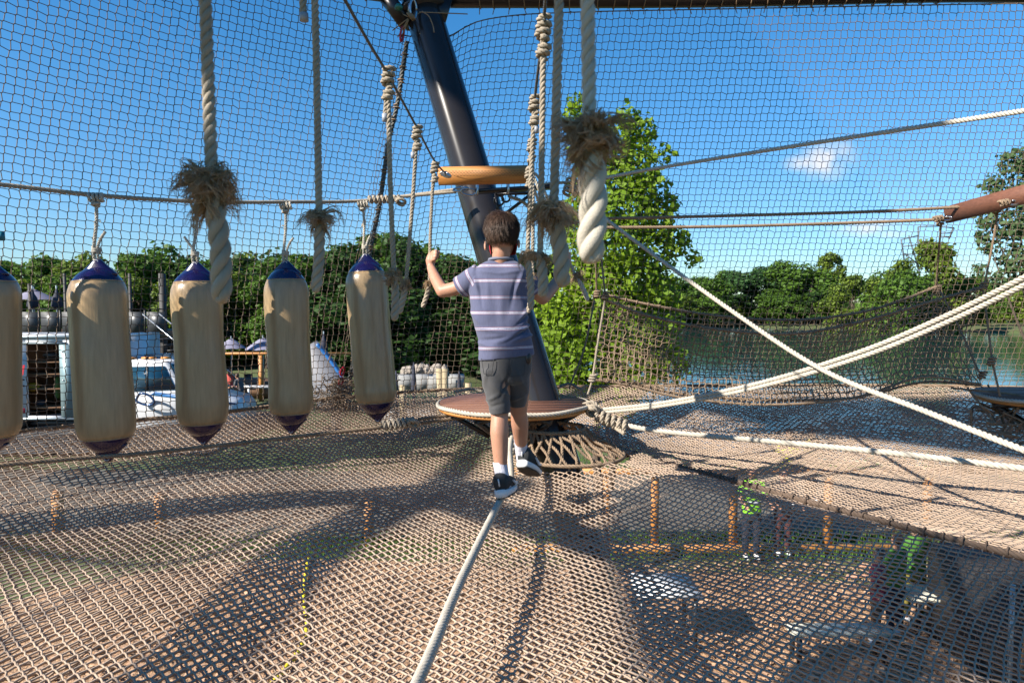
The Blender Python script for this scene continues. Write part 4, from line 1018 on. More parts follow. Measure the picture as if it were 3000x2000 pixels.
# shoes
def shoe(heel, toe, up, side_sign):
    """heel and toe: points on the ground line of the sole"""
    heel, toe, up = Vector(heel), Vector(toe), Vector(up).normalized(); ax = (toe - heel); L = ax.length; ax.normalize()
    up = (up - ax * up.dot(ax)).normalized(); sd = ax.cross(up)
    sh = bpy.data.objects.new('shoe', None); COL.objects.link(sh); sh.parent = boy; sh.location = heel - Vector(parent_origin(boy)); 
    def width(t): return L * (.200 + .045 * math.sin(math.pi * min(t * 1.15, 1)) - .0 * t) * (math.sin(math.pi * min(max(.16 + t * .74, 0), 1)) ** .45)
    g = G(); rings = []
    for t in np.linspace(-.02, 1.0, 18):
        c = heel + ax * (L * t) + up * (.0165 + .012 * max(0, t - .75) / .25); rings.append(ering(c, sd, up, max(width(t), .008), .0155 + .004 * (1 - t), 20, 3.5))
    loft(g, rings); g.build('sole', M_sole, sh, smooth=True)
    g = G(); rings = []
    for t in np.linspace(.0, .97, 14):
        c = heel + ax * (L * t) + up * (-.001 + .012 * max(0, t - .75) / .25); rings.append(ering(c, sd, up, max(width(t) * .93, .006), .006, 18, 3))
    loft(g, rings); g.build('outsole', M_out, sh, smooth=True)
    g = G(); rings = []
    for t in np.linspace(0.01, .96, 20):
        hh = np.interp(t, [0, .12, .3, .45, .7, 1], [.084, .088, .070, .060, .038, .022]); w = width(t) * (.97 if t > .1 else .93)
        c = heel + ax * (L * t) + up * (.028 + hh * .42); rings.append(ering(c, sd, up, max(w, .006), hh * .55, 22, 2.4))
    loft(g, rings); up_o = g.build('upper', M_shoe, sh, smooth=True)
    g = G(); tube(g, [heel + up * .052 - ax * .008 + sd * 0, heel + up * .088 - ax * .011], .004, 6); g.build('pull_tab', mat('reflective_tab', (.7, .7, .72), .2), sh)
    g = G(); V_ = []
    n = 14
    for i in range(n):
        t = i / (n - 1); xx = .28 + .42 * t; cy_ = .055 - .030 * t + .045 * (t - .35) ** 2 * 1.6; th = .0105 * math.sin(math.pi * min(1, t * .92 + .04)) ** .8 * (1 - .75 * t) + .0008
        for e in (1, -1):
            b = heel + ax * (L * xx) + up * (cy_ + th * e) + sd * side_sign * (width(xx) * .96 + .002 + .006); V_.append(tuple(b))
    g.add(V_, np.array([[2 * i, 2 * i + 1, 2 * i + 3, 2 * i + 2] for i in range(n - 1)]))
    g.add([tuple(Vector(v) + sd * side_sign * -.006) for v in V_], np.array([[2 * i, 2 * i + 1, 2 * i + 3, 2 * i + 2] for i in range(n - 1)])); g.build('side_mark', M_sole, sh)
shoe(P(1470, 1456, 3.17), P(1500, 1428, 3.38), (-.16, .1, 1), 1)
hl = P(1528, 1366, 3.47); shoe(hl, hl + Vector((.088, .158, -.098)), (.05, .45, 1), 1)

# ================================================================== GROUND, WATER, BACKGROUND
def bank_far(r):
    """distance of the far shore along the view ratio r = x / y"""
    return np.interp(r, [-2, -.42, -.30, -.02, .06, .22, .5, .8, 2], [46, 46, 40, 44, 60, 165, 160, 120, 120])
def bank_near(r):
    return np.interp(r, [-2, -.42, -.30, -.1, .15, .3, .6, 2], [47, 47, 31, 30, 23, 21.5, 20, 18])
def ground_h(x, y):
    yy = np.maximum(y, .5); r = x / yy; bn, bf = bank_near(r), bank_far(r)
    lake = np.clip((yy - bn) / 1.2, 0, 1) * np.clip((bf - yy) / 2.0, 0, 1)
    h = GZ - 2.2 * lake + np.where(yy > bf, np.clip((yy - bf) * .02, 0, 3), 0)
    return h + .05 * np.sin(x * .7) * np.cos(y * .5)
def polar_sheet(name, ys, rs, material, hf, kind='structure', off=0):
    Yg, Rg = np.meshgrid(ys, rs, indexing='ij'); Xg = Rg * np.maximum(np.abs(Yg), 6) ; Z = hf(Xg, Yg) + off
    V = np.stack([Xg, Yg, Z], -1).reshape(-1, 3); n = len(rs); i = np.arange(len(ys) - 1)[:, None] * n; j = np.arange(n - 1)[None]
    g = G(); g.add(V, np.stack([i + j, i + j + 1, i + n + j + 1, i + n + j], -1).reshape(-1, 4))
    me = g.mesh(name, True); return obj(name, me, material, kind=kind)
M_grass = mat('meadow', (.07, .12, .022), .95, col2=(.11, .11, .045), nscale=.9, detail=8, bump=.6, bscale=20)
ys = np.concatenate([np.linspace(-60, 14, 20), np.linspace(15, 60, 120), np.geomspace(61, 1400, 110)])
polar_sheet('ground', ys, np.linspace(-2.6, 2.6, 160), M_grass, ground_h)
def water_material():
    m_ = bpy.data.materials.new('lake_water'); m_.use_nodes = True; t = m_.node_tree; b = t.nodes['Principled BSDF']
    b.inputs['Base Color'].default_value = (.012, .045, .04, 1); b.inputs['Roughness'].default_value = .06; b.inputs['IOR'].default_value = 1.33; b.inputs['Specular IOR Level'].default_value = .9
    tcx = N(t, 'ShaderNodeTexCoord'); mp = N(t, 'ShaderNodeMapping'); mp.inputs['Scale'].default_value = (.35, 1.3, 1)
    nz_ = N(t, 'ShaderNodeTexNoise'); nz_.inputs['Scale'].default_value = .55; nz_.inputs['Detail'].default_value = 5
    bp = N(t, 'ShaderNodeBump'); bp.inputs['Strength'].default_value = .10; bp.inputs['Distance'].default_value = .35
    t.links.new(tcx.outputs['Object'], mp.inputs[0]); t.links.new(mp.outputs[0], nz_.inputs['Vector'])
    t.links.new(nz_.outputs['Fac'], bp.inputs['Height']); t.links.new(bp.outputs[0], b.inputs['Normal']); return m_
g = G(); g.add([(-60, 12, WZ), (260, 12, WZ), (260, 190, WZ), (-60, 190, WZ)], np.array([[0, 1, 2, 3]])); w_ = obj('lake_water', g.mesh('lake_water'), water_material(), kind='structure')
M_chips = mat('wood_chips', (.58, .36, .20), .95, col2=(.32, .17, .085), nscale=16, detail=6, bump=1.0, bscale=22)
def disc(name, c, rx, ry, z, m_, n=64, wob=.06):
    a = np.arange(n) * 2 * np.pi / n; rr = 1 + wob * np.sin(3 * a + 1) + wob * .5 * np.sin(7 * a)
    V = np.stack([c[0] + rx * rr * np.cos(a), c[1] + ry * rr * np.sin(a), np.full(n, z)], 1); g = G(); g.add(V, [np.arange(n)]); return obj(name, g.mesh(name), m_, kind='structure')
disc('wood_chip_bed', (0, 4.5), 11, 7.8, GZ + .08, M_chips)
g = G()   # loose chips
nC = 26000; cxy = np.stack([rng.uniform(-6, 9, nC), rng.uniform(3.5, 12, nC)], 1); a = rng.uniform(0, 6.28, nC); L = rng.uniform(.02, .055, nC); Wd = L * rng.uniform(.25, .5, nC)
dx = np.stack([np.cos(a), np.sin(a), rng.normal(0, .3, nC)], 1) * L[:, None]; dy = np.stack([-np.sin(a), np.cos(a), rng.normal(0, .3, nC)], 1) * Wd[:, None]
c0 = np.concatenate([cxy, np.full((nC, 1), GZ + .11)], 1); V = np.stack([c0 - dx - dy, c0 + dx - dy, c0 + dx + dy, c0 - dx + dy], 1).reshape(-1, 3)
g.add(V, np.arange(nC * 4).reshape(-1, 4)); o = obj('loose_wood_chips', g.mesh('loose_wood_chips'), mat('wood_chip', (.66, .42, .26), .9, col2=(.36, .20, .11), nscale=9), kind='stuff')
M_path = mat('packed_gravel', (.17, .15, .12), .95, noise=.2, nscale=6, bump=.6, bscale=50)
g = G(); g.add([(-18, 13.2, GZ + .09), (16, 13.6, GZ + .09), (17, 18.5, GZ + .09), (-18, 19.0, GZ + .09)], np.array([[0, 1, 2, 3]])); obj('gravel_path', g.mesh('gravel_path'), M_path, kind='structure')
g = G(); g.add([(-40, 21, GZ + .095), (-9.5, 21, GZ + .095), (-9.2, 29.5, GZ + .095), (-40, 29.5, GZ + .095)], np.array([[0, 1, 2, 3]])); obj('parking_asphalt', g.mesh('parking_asphalt'), mat('asphalt', (.07, .07, .072), .9, noise=.2, nscale=3, bump=.4, bscale=60), kind='structure')

# timber rail fence seen through the net
fr = thing('timber_fence', 'low orange timber rail fence beyond the wood chips, seen through the net', 'fence', (4, 12.6, GZ))
g = None
for px in (1780, 1924, 2157, 2440, 2734, 3050):
    x = (px - 1500) / 2000 * 12.6
    gg = G(); box(gg, (x, 12.6, GZ + .85), (.13, .13, 1.6)); gg.build('post', M_timber, fr)
for z_, h_ in ((GZ + 1.62, .10), (GZ + .16, .16)):
    gg = G(); box(gg, (4.6, 12.52, z_), (9.2, .07, h_)); gg.build('rail', M_timber, fr)

# leafy things
def leaf_mat(name, c1, c2, tr=.35): return mat(name, c1, .6, col2=c2, nscale=.55, detail=5, trans=tr, spec=.25)
ML_bright = leaf_mat('maple_leaf', (.36, .52, .03), (.16, .30, .02), .5)
ML_dark = [leaf_mat('tree_leaf_%s' % n_, a_, b_) for n_, a_, b_ in (('mid', (.14, .26, .03), (.06, .13, .016)), ('yellowish', (.23, .32, .035), (.08, .14, .018)), ('deep', (.06, .13, .022), (.025, .065, .012)), ('bluish', (.08, .18, .05), (.04, .10, .025)))]
M_bark = mat('bark', (.14, .10, .07), .9, noise=.4, nscale=6, stretch=(1, 1, .2), bump=.8, bscale=10)
def leaves(g, C, n, size, blobs, seed, flat=.6):
    """leaf faces spread through the shell and volume of several clumps"""
    rg = np.random.default_rng(seed); w = np.array([b[3] ** 2 for b in blobs]); w = w / w.sum(); k = rg.choice(len(blobs), n, p=w)
    B = np.array(blobs)[k]; d = rg.normal(size=(n, 3)); d /= np.linalg.norm(d, axis=1)[:, None]; rad = rg.uniform(.45, 1.06, n) ** .6
    c = B[:, :3] + d * (B[:, 3] * rad)[:, None] * np.array([1, 1, flat + .25]); c += rg.normal(0, size * .4, c.shape)
    nrm = d + rg.normal(0, .7, d.shape) + np.array([0, 0, .35]); nrm /= np.linalg.norm(nrm, axis=1)[:, None]
    ref = rg.normal(size=(n, 3)); u = np.cross(nrm, ref); u /= np.linalg.norm(u, axis=1)[:, None]; v = np.cross(nrm, u)
    s = (size * rg.uniform(.6, 1.3, n))[:, None]
    P0 = c - v * s * .55; P1 = c + u * s * .42 - v * s * .05 + nrm * s * .1; P2 = c + v * s * .6; P3 = c - u * s * .42 - v * s * .05 + nrm * s * .1
    V = np.stack([P0, P1, P2, P3], 1).reshape(-1, 3) + np.array(C); i = np.arange(n)[:, None] * 4
    g.add(V, np.concatenate([i + np.array([[0, 1, 2]]), i + np.array([[0, 2, 3]])])); return g
def blobs_for(h, w, n, seed, base=.18):
    rg = np.random.default_rng(seed); out = []
    for i in range(n):
        t = rg.uniform(base, .96); rr = w * math.sin(math.pi * min(1, (t - base) / (1 - base) * .85 + .13)) ** .8; a = rg.uniform(0, 6.28); q = rg.uniform(.3, .95)
        out.append((math.cos(a) * rr * q, math.sin(a) * rr * q, h * t, w * rg.uniform(.22, .42)))
    return out
def trunk_mesh(h, w, seed, bl, r=.12):
    g = G(); rg = np.random.default_rng(seed); top = np.array([rg.normal(0, .03 * h), rg.normal(0, .03 * h), h * .8])
    tube(g, smooth_path([(0, 0, -.3), tuple(top * .5 + rg.normal(0, .02 * h, 3)), tuple(top)], 5), np.interp(np.linspace(0, 1, 11), [0, 1], [r, r * .2]), 7)
    for b in bl[:9]:
        t = .3 + .5 * rg.random(); s = top * t; tube(g, smooth_path([tuple(s), tuple((s + np.array(b[:3])) / 2 + np.array([0, 0, -.03 * h])), b[:3]], 4), np.interp(np.linspace(0, 1, 9), [0, 1], [r * .4, r * .08]), 5)
    return g.mesh('trunk', True)
PROTO = []
for k, (h, w, nb, nl, ls) in enumerate(((10, 3.6, 26, 5200, .40), (11, 3.0, 22, 4600, .38), (8.5, 4.0, 26, 5000, .40), (12, 3.4, 28, 5600, .42), (9, 2.6, 18, 3800, .34))):
    bl = blobs_for(h, w, nb, 40 + k, .08); g = G(); leaves(g, (0, 0, 0), nl, ls, bl, 60 + k); PROTO.append((g.mesh('crown'), trunk_mesh(h, w, 80 + k, bl, .17), h))
# crown meshes carry no material of their own: each object links its own
for cm, tm_, h in PROTO: cm.materials.append(None); tm_.materials.append(M_bark)
def tree(x, y, z, hgt, k, label, group, lm, wide=1.0):
    cm, tm_, h0 = PROTO[k]; s = hgt / h0; root = thing('tree', label, 'tree', (x, y, z), group)
    rz = rng.uniform(0, 6.28)
    for nm, me in (('crown', cm), ('trunk', tm_)):
        o = bpy.data.objects.new(nm, me); COL.objects.link(o); o.parent = root; o.scale = (s * wide, s * wide, s); o.rotation_euler = (0, 0, rz)
        if nm == 'crown': o.material_slots[0].link = 'OBJECT'; o.material_slots[0].material = lm
    return root
def gz(x, y): return float(ground_h(np.array(x), np.array(y)))
looks = ['dense round tree in the wood', 'bushy broad tree in the wood', 'tall narrow tree in the wood', 'rounded tree of deep green in the wood', 'pale yellowish tree in the wood']
T = []
MARKS = [(-420, 'far out past the left edge'), (-200, 'just past the left edge'), (-30, 'behind the leftmost fender'), (120, 'between the first and second fenders'), (290, 'behind the second fender'), (400, 'right beside the second fender'), (480, 'just left of the third fender'), (590, 'behind the third fender'), (690, 'right beside the third fender'), (760, 'just left of the fourth fender'), (845, 'behind the fourth fender'),
         (930, 'just right of the fourth fender'), (985, 'just left of the rightmost fender'), (1085, 'behind the rightmost fender'), (1180, 'behind the two left rope grips'), (1250, 'behind the left hand of the boy'), (1330, 'above the left elbow of the boy'), (1400, 'left of the mast foot'), (1480, 'behind the boy'), (1570, 'behind the right shoulder of the boy'), (1800, 'behind the maple'),
         (1930, 'at the right rim of the maple'), (2020, 'just right of the maple'), (2100, 'right of the maple, left of the slanting white rope'), (2190, 'behind the slanting white rope'), (2270, 'right of the slanting white rope'), (2350, 'above the lowest sag of the hammock bridge'), (2430, 'below the slim poking tree'), (2500, 'under the low cloud'), (2580, 'left of the lattice pylon'), (2680, 'under the lattice pylon'), (2760, 'behind the left suspension rope'), (2830, 'between the two right suspension ropes'), (2900, 'behind the right suspension rope'), (2970, 'under the feathery tree'), (3100, 'just past the right edge'), (3250, 'far out past the right edge')]
KINDS_ = ['round', 'broad', 'tall narrow', 'upright', 'slim loose']
def where(px): return min(MARKS, key=lambda m_: abs(m_[0] - px))[1]
def wood(lo, hi, n, Y0, Y1, topf, label, group, mats, widef=(1.0, 1.4)):
    for i in range(n):
        px = lo + (hi - lo) * (i + .5) / n + rng.normal(0, (hi - lo) / n * .25); Y = rng.uniform(Y0, Y1); x = (px - 1500) / 2000 * Y; z = gz(x, Y)
        ytop = topf(px) + rng.uniform(-6, 26); top = P(px, ytop, Y).z
        kk = int(rng.integers(0, 5)); tree(x, Y, z - .2, max(3.0, top - z), kk, KINDS_[kk] + ' ' + label + ', ' + where(px), group, mats[int(rng.integers(0, len(mats)))], rng.uniform(*widef))
wood(-520, 900, 22, 50, 66, lambda p: np.interp(p, [-500, 0, 430, 480, 520, 900], [740, 742, 738, 722, 752, 735]), 'back row tree of the left wood', 'trees of the left wood', [ML_dark[0], ML_dark[1], ML_dark[0], ML_dark[2]])
wood(-520, 900, 16, 48, 52, lambda p: 800, 'front row tree of the left wood', 'trees of the left wood, front row', [ML_dark[1], ML_dark[0]])
wood(880, 1330, 9, 47, 58, lambda p: np.interp(p, [880, 960, 1080, 1130, 1200, 1330], [720, 735, 715, 672, 700, 730]), 'dark tree on the left bank', 'trees on the dark bank', [ML_dark[2], ML_dark[0], ML_dark[2]])
wood(880, 1560, 10, 45.5, 48, lambda p: 830, 'low dark waterside tree', 'low trees at the water on the dark bank', [ML_dark[2], ML_dark[2]], (1.6, 2.2))
wood(1300, 1620, 7, 62, 70, lambda p: 752, 'dark far bank tree', 'trees on the dark bank', [ML_dark[2], ML_dark[0]])
wood(1900, 2900, 20, 168, 186, lambda p: np.interp(p, [1900, 2080, 2250, 2430, 2480, 2560, 2900], [800, 776, 765, 775, 800, 800, 805]), 'green far shore tree', 'trees on the far shore', [ML_dark[0], ML_dark[3], ML_dark[0]], (1.1, 1.5))
wood(1850, 2500, 14, 163, 168, lambda p: 855, 'low green waterline tree', 'low trees on the far shore', [ML_dark[0], ML_dark[2], ML_dark[1]], (1.5, 2.2))
wood(2420, 3300, 14, 122, 160, lambda p: np.interp(p, [2420, 2600, 2780, 3300], [830, 780, 800, 820]), 'light green right shore tree', 'trees on the right shore', [ML_dark[1], ML_dark[0], ML_dark[1]], (1.0, 1.4))
for px, ytop, Y, k, wd, lab in ((2435, 742, 175, 4, .9, 'slim tree poking above the far treeline'), (2735, 705, 125, 1, 1.0, 'tall tree in front of the lattice pylon'), (2640, 765, 130, 3, 1.0, 'tree below the lattice pylon')):
    x = (px - 1500) / 2000 * Y; z = gz(x, Y); tree(x, Y, z - .2, P(px, ytop, Y).z - z, k, lab, None, ML_dark[1], wd)
# maple beside the mast
def detailed_tree(name, label, base, h, blobs, n, size, lm, r, seed):
    root = thing(name, label, 'tree', base)
    g = G(); leaves(g, base, n, size, blobs, seed, .75); g.build('crown', lm, root)
    tm_ = trunk_mesh(h, 1, seed + 1, blobs, r); o = obj('trunk', tm_, M_bark, root); return root
Ym = 11.5
def bl_px(px, py, r, dy=0):
    p = P(px, py, Ym + dy); return (p.x - mb[0], p.y - mb[1], p.z - mb[2], r)
mb = (P(1790, 1000, Ym).x, Ym, GZ)
bls = [bl_px(*a) for a in ((1690, 300, .16), (1685, 345, .2), (1840, 350, .22), (1880, 385, .28), (1800, 420, .4), (1720, 450, .34, .4), (1860, 480, .5), (1760, 540, .6, .3), (1900, 560, .42), (1840, 620, .6), (1930, 660, .36), (1700, 640, .5, .5), (1980, 710, .28), (1790, 720, .7),
       (1900, 740, .5), (1700, 760, .6, .3), (1860, 820, .6), (1760, 860, .7), (1640, 880, .5), (1930, 860, .45), (1690, 960, .7), (1820, 960, .7), (1900, 1000, .5), (1620, 1020, .5), (1720, 1060, .7), (1860, 1080, .6), (1960, 1060, .4), (1660, 1120, .6), (1790, 1150, .6), (1950, 940, .35), (2030, 760, .16), (1960, 600, .2), (1950, 450, .14))]
detailed_tree('maple_tree', 'bright yellow green maple behind the net, just right of the mast', mb, 6.3, [(x_, y_, z_, r_ * .86) for x_, y_, z_, r_ in bls], 15500, .10, ML_bright, .10, 5)
# feathery tree at the right edge
Ym = 30; mb = (P(3080, 1000, Ym).x, Ym, gz(P(3080, 1000, Ym).x, Ym))
bls = [bl_px(*a) for a in ((2960, 480, .7), (3040, 470, 1.1), (2910, 540, .55), (3000, 560, .9), (2890, 640, .55), (2960, 660, .9), (3060, 640, 1.3), (2900, 720, .5), (2980, 760, .9), (2940, 820, .6), (3080, 800, 1.5), (2870, 790, .3), (3160, 560, 1.6), (3180, 720, 1.6), (2930, 600, .3), (2875, 690, .3))]
detailed_tree('locust_tree', 'feathery tree leaning into the frame at the right edge', mb, 11, [(x_, y_, z_, r_ * .8) for x_, y_, z_, r_ in bls], 6500, .2, leaf_mat('locust_leaf', (.15, .24, .09), (.08, .14, .05), .4), .22, 15)
# shoreline shrubs, thin stems
Ym = 20; 
# hazy lattice pylon
py = thing('lattice_pylon', 'faint steel lattice pylon above the trees of the right shore', 'pylon', (P(2690, 900, 240).x, 240, gz(145, 240)))
M_py = mat('pylon_steel', (.12, .15, .18), .7); g = G()
def L3(a, b, w=.5): bar(g, P(*a, 240), P(*b, 240), w, w)
for a, b in (((2662, 690), (2695, 800)), ((2690, 665), (2690, 800)), ((2755, 690), (2740, 800)), ((2640, 700), (2650, 770)), ((2640, 702), (2690, 690)), ((2645, 722), (2740, 712)), ((2650, 745), (2740, 740)), ((2690, 664), (2760, 662)), ((2760, 664), (2795, 668)), ((2795, 668), (2780, 700)), ((2755, 684), (2790, 682)), ((2756, 692), (2786, 694)),
             ((2692, 712), (2735, 745)), ((2735, 712), (2692, 745)), ((2692, 745), (2740, 790)), ((2740, 745), (2694, 790)), ((2712, 700), (2712, 800)), ((2728, 700), (2728, 800)), ((2660, 770), (2720, 765)), ((2650, 742), (2690, 775))): L3(a, b, .38)
for px in (2692, 2742): bar(g, P(px, 790, 240), (P(px, 790, 240).x, 240, gz(145, 240)), .5)
g.build('lattice', M_py, py)
for i, (a, b) in enumerate(((2700, 2735), (2705, 2740))): pass

# far right shore: kayaks and a small boat
M_or = mat('orange_plastic', (.85, .30, .03), .4)
def kayak(x, y, L, m_, label, rz=0, name='kayak', grp=None):
    g = G(); rings = []
    for t in np.linspace(0, 1, 16):
        w = .42 * math.sin(math.pi * (.04 + .92 * t)) ** .7; c = (x + (t - .5) * L * math.cos(rz), y + (t - .5) * L * math.sin(rz), gz(x, y) + .42 + .35 * abs(t - .5) ** 2 * 2)
        rings.append(ering(c, (-math.sin(rz), math.cos(rz), 0), (0, 0, 1), w, .35 * (.3 + .7 * math.sin(math.pi * (.04 + .92 * t))), 14, 2.4))
    loft(g, rings); return solo(g, name, m_, label, 'boat', grp, smooth=True)
xk = lambda px, Y: (px - 1500) / 2000 * Y
kayak(xk(2868, 122), 122, 5.2, M_or, 'orange kayak drawn up on the far right shore'); o = kayak(xk(2868, 122) + .4, 121.2, 3.4, mat('amber_plastic', (.8, .45, .05), .4), 'amber kayak leaning beside the orange one', .2)
kayak(xk(2918, 123), 123, 3.2, mat('white_gelcoat', (.8, .8, .82), .4), 'small white boat on the far right shore', name='dinghy'); kayak(xk(2932, 123.5), 123.5, 1.6, mat('red_plastic', (.65, .04, .03), .4), 'red tub beside the small white boat', name='dinghy')

# ---- box truck
M_white = mat('white_paint', (.80, .81, .83), .3, coat=.3, noise=.05, nscale=1)
M_glass = mat('dark_glass', (.012, .05, .085), .05, spec=1)
M_alu = mat('aluminium_panel', (.42, .50, .53), .4, .4, noise=.12, nscale=4)
M_tyre = mat('tyre_rubber', (.02, .02, .02), .8); M_wood = mat('plywood', (.34, .17, .08), .7, noise=.3, nscale=3, stretch=(1, 1, 8))
M_redp = mat('red_paint', (.65, .02, .04), .4)
tk = thing('box_truck', 'white box truck parked behind the net, side hatch open on wooden shelves', 'truck', (P(150, 1200, 25).x, 25.5, GZ))
X0, X1 = P(-190, 1000, 25).x, P(372, 1000, 25).x; xd0, xd1 = P(75, 1000, 25).x, P(184, 1000, 25).x; zb, zt = P(0, 1230, 25).z, P(0, 984, 25).z; zo0, zo1 = P(0, 1218, 25).z, P(0, 1008, 25).z
g = G(); yf, yb = 25.0, 27.3
for (a, b, c_, d) in ((X0, xd0, zb, zt), (xd1, X1, zb, zt), (xd0, xd1, zo1, zt), (xd0, xd1, zb, zo0)):
    box(g, ((a + b) / 2, yf + .03, (c_ + d) / 2), (b - a, .06, d - c_))
box(g, ((X0 + X1) / 2, (yf + yb) / 2 + .03, zt + .02), (X1 - X0, yb - yf, .05)); box(g, ((X0 + X1) / 2, yb, (zb + zt) / 2), (X1 - X0, .06, zt - zb - .03))
box(g, (X0 + .03, 26.15, (zb + zt) / 2), (.06, 2.1, zt - zb - .06)); box(g, (X1 - .03, 26.15, (zb + zt) / 2), (.06, 2.1, zt - zb - .06)); box(g, ((X0 + X1) / 2, 26.15, zb + .03), (X1 - X0 - .14, 2.1, .06))
g.build('box_body', M_white, tk)
g = G(); box(g, ((X0 + X1) / 2, yf - .02, zt - .03), (X1 - X0 + .04, .06, .12)); box(g, ((xd0 + xd1) / 2, yf - .015, zo1 + .04), (xd1 - xd0 + .3, .05, .06)); box(g, ((X0 + X1) / 2, yf - .02, zb + .05), (X1 - X0, .05, .08)); g.build('trim', M_alu, tk)
for i, z_ in enumerate((zo0 + .25, zo0 + .95, zo0 + 1.5, zo0 + 1.95)):
    g = G(); box(g, ((xd0 + xd1) / 2 - .6, 26.0, z_), (xd1 - xd0 + 1.7, 1.4, .05)); g.build('shelf', M_wood, tk)
g = G()
for x_ in (xd0 - .2, (xd0 + xd1) / 2 + .1, xd1 + .2): box(g, (x_, 26.75, (zo0 + zo1) / 2), (.06, .05, zo1 - zo0))
box(g, ((xd0 + xd1) / 2 - .8, 26.9, (zo0 + zo1) / 2), (xd1 - xd0 + 2.5, .05, zo1 - zo0 + .4)); g.build('shelf_back', M_wood, tk)
g = G(); box(g, (P(197, 1100, 25).x, yf - .06, (zo0 + zo1) / 2 - .02), (.42, .05, zo1 - zo0)); dr = g.build('hatch_door', mat('frosted_panel', (.30, .42, .44), .35, .3, noise=.15, nscale=3), tk)
g = G()
for z_ in (.12, .5, .9): ball(g, (P(190, 1100, 25).x, yf - .09, zo0 + z_ * (zo1 - zo0)), (.03, .02, .03), 8, 6)
g.build('door_stud', M_steel, dr)
def goods(px, py, s, m_, label, name, cat):
    g = G(); c = P(px, py, 25.6); ball(g, c, s, 14, 10); return solo(g, name, m_, label, cat, smooth=True)
goods(95, 1133, (.27, .2, .17), mat('yellow_bag', (.65, .42, .03), .6), 'yellow bag on a shelf inside the truck', 'bag', 'bag')
goods(170, 1135, (.12, .15, .42), mat('green_cloth', (.07, .16, .03), .8), 'green jacket hanging inside the truck', 'jacket', 'jacket')
goods(120, 1180, (.2, .15, .12), mat('dark_bag', (.03, .035, .05), .7), 'dark bag low inside the truck', 'bag', 'bag')
goods(150, 1040, (.3, .2, .12), M_black, 'dark bundle on the top shelf inside the truck', 'bundle', 'bundle')
# lettering
def text(s, c, size, m_, parent, shear=0, name='lettering', ext=.004):
    cu = bpy.data.curves.new(name, 'FONT'); cu.body = s; cu.size = size; cu.extrude = ext; cu.shear = shear; cu.offset = size * .018; cu.resolution_u = 3; cu.align_x = 'CENTER'
    o = bpy.data.objects.new('t', cu); COL.objects.link(o); dg = bpy.context.evaluated_depsgraph_get(); dg.update(); me = bpy.data.meshes.new_from_object(o.evaluated_get(dg)); bpy.data.objects.remove(o)
    o = obj(name, me, None, parent); me.materials.clear(); me.materials.append(m_); o.rotation_euler = (math.pi / 2, 0, 0); o.location = Vector(c) - Vector(parent_origin(parent)); return o
text('EI', P(55, 1098, 24.99), .52, M_redp, tk, .2)
text('EE', P(60, 1150, 24.99), .10, M_redp, tk, 0)
g = G(); box(g, (P(50, 1203, 25).x, yf - .006, P(0, 1203, 25).z), (.6, .012, .19)); g.build('red_stripe', M_redp, tk)
g = G(); box(g, (P(52, 1110, 25).x, yf - .006, P(0, 1112, 25).z), (.5, .01, .06)); box(g, (P(52, 1128, 25).x, yf - .006, P(0, 1130, 25).z), (.5, .01, .06)); g.build('black_stripe', M_black, tk)
# chassis, cab
g = G(); box(g, ((X0 + X1) / 2 + .3, 26.1, zb - .16), (X1 - X0 + 1.2, 1.6, .22)); g.build('chassis', M_black, tk)
cab = [(372, 1062), (385, 1052), (475, 1056), (492, 1066), (528, 1142), (600, 1160), (668, 1178), (685, 1200), (688, 1262), (372, 1262)]
def side_prof(pts, y0, y1, Y=25):
    V = [(P(a, b, Y).x, y0, P(a, b, Y).z) for a, b in pts] + [(P(a, b, Y).x, y1, P(a, b, Y).z) for a, b in pts]; n = len(pts); g = G()
    g.add(V, [np.arange(n)[::-1], n + np.arange(n)] + [np.array([k, (k + 1) % n, n + (k + 1) % n, n + k]) for k in range(n)]); return g
side_prof(cab, 25.02, 27.2).build('cab', M_white, tk)
side_prof([(376, 1074), (482, 1072), (516, 1140), (376, 1146)], 24.985, 25.01).build('side_window', M_glass, tk)
side_prof([(493, 1072), (496, 1068), (528, 1140), (524, 1142)], 25.1, 27.1).build('windscreen', M_glass, tk)
g = side_prof([(430, 1072), (434, 1072), (434, 1144), (430, 1144)], 24.97, 25.0); g.build('window_post', M_black, tk)
side_prof([(455, 1147), (690, 1180), (690, 1186), (440, 1156)], 24.99, 25.01).build('blue_line', mat('blue_paint', (.02, .12, .32), .3), tk)
g = G(); tube(g, smooth_path([P(400, 1168, 24.8), P(412, 1152, 24.75), P(440, 1160, 24.7), P(452, 1180, 24.7), P(430, 1186, 24.75), P(402, 1176, 24.8), P(400, 1168, 24.8)], 6), .045, 8); g.build('mirror', mat('blue_mirror', (.03, .08, .2), .15, .3), tk, smooth=True)
g = G()
for px in (380, 425, 440, 482): box(g, (P(px, 1050, 25).x, 25.1, P(px, 1049, 25).z), (.28, .2, .07))
g.build('marker_lights', M_or, tk)
g = G(); box(g, (P(430, 1040, 25).x, 25.9, P(430, 1045, 25).z), (.9, .5, .10)); g.build('roof_rack', M_alu, tk)
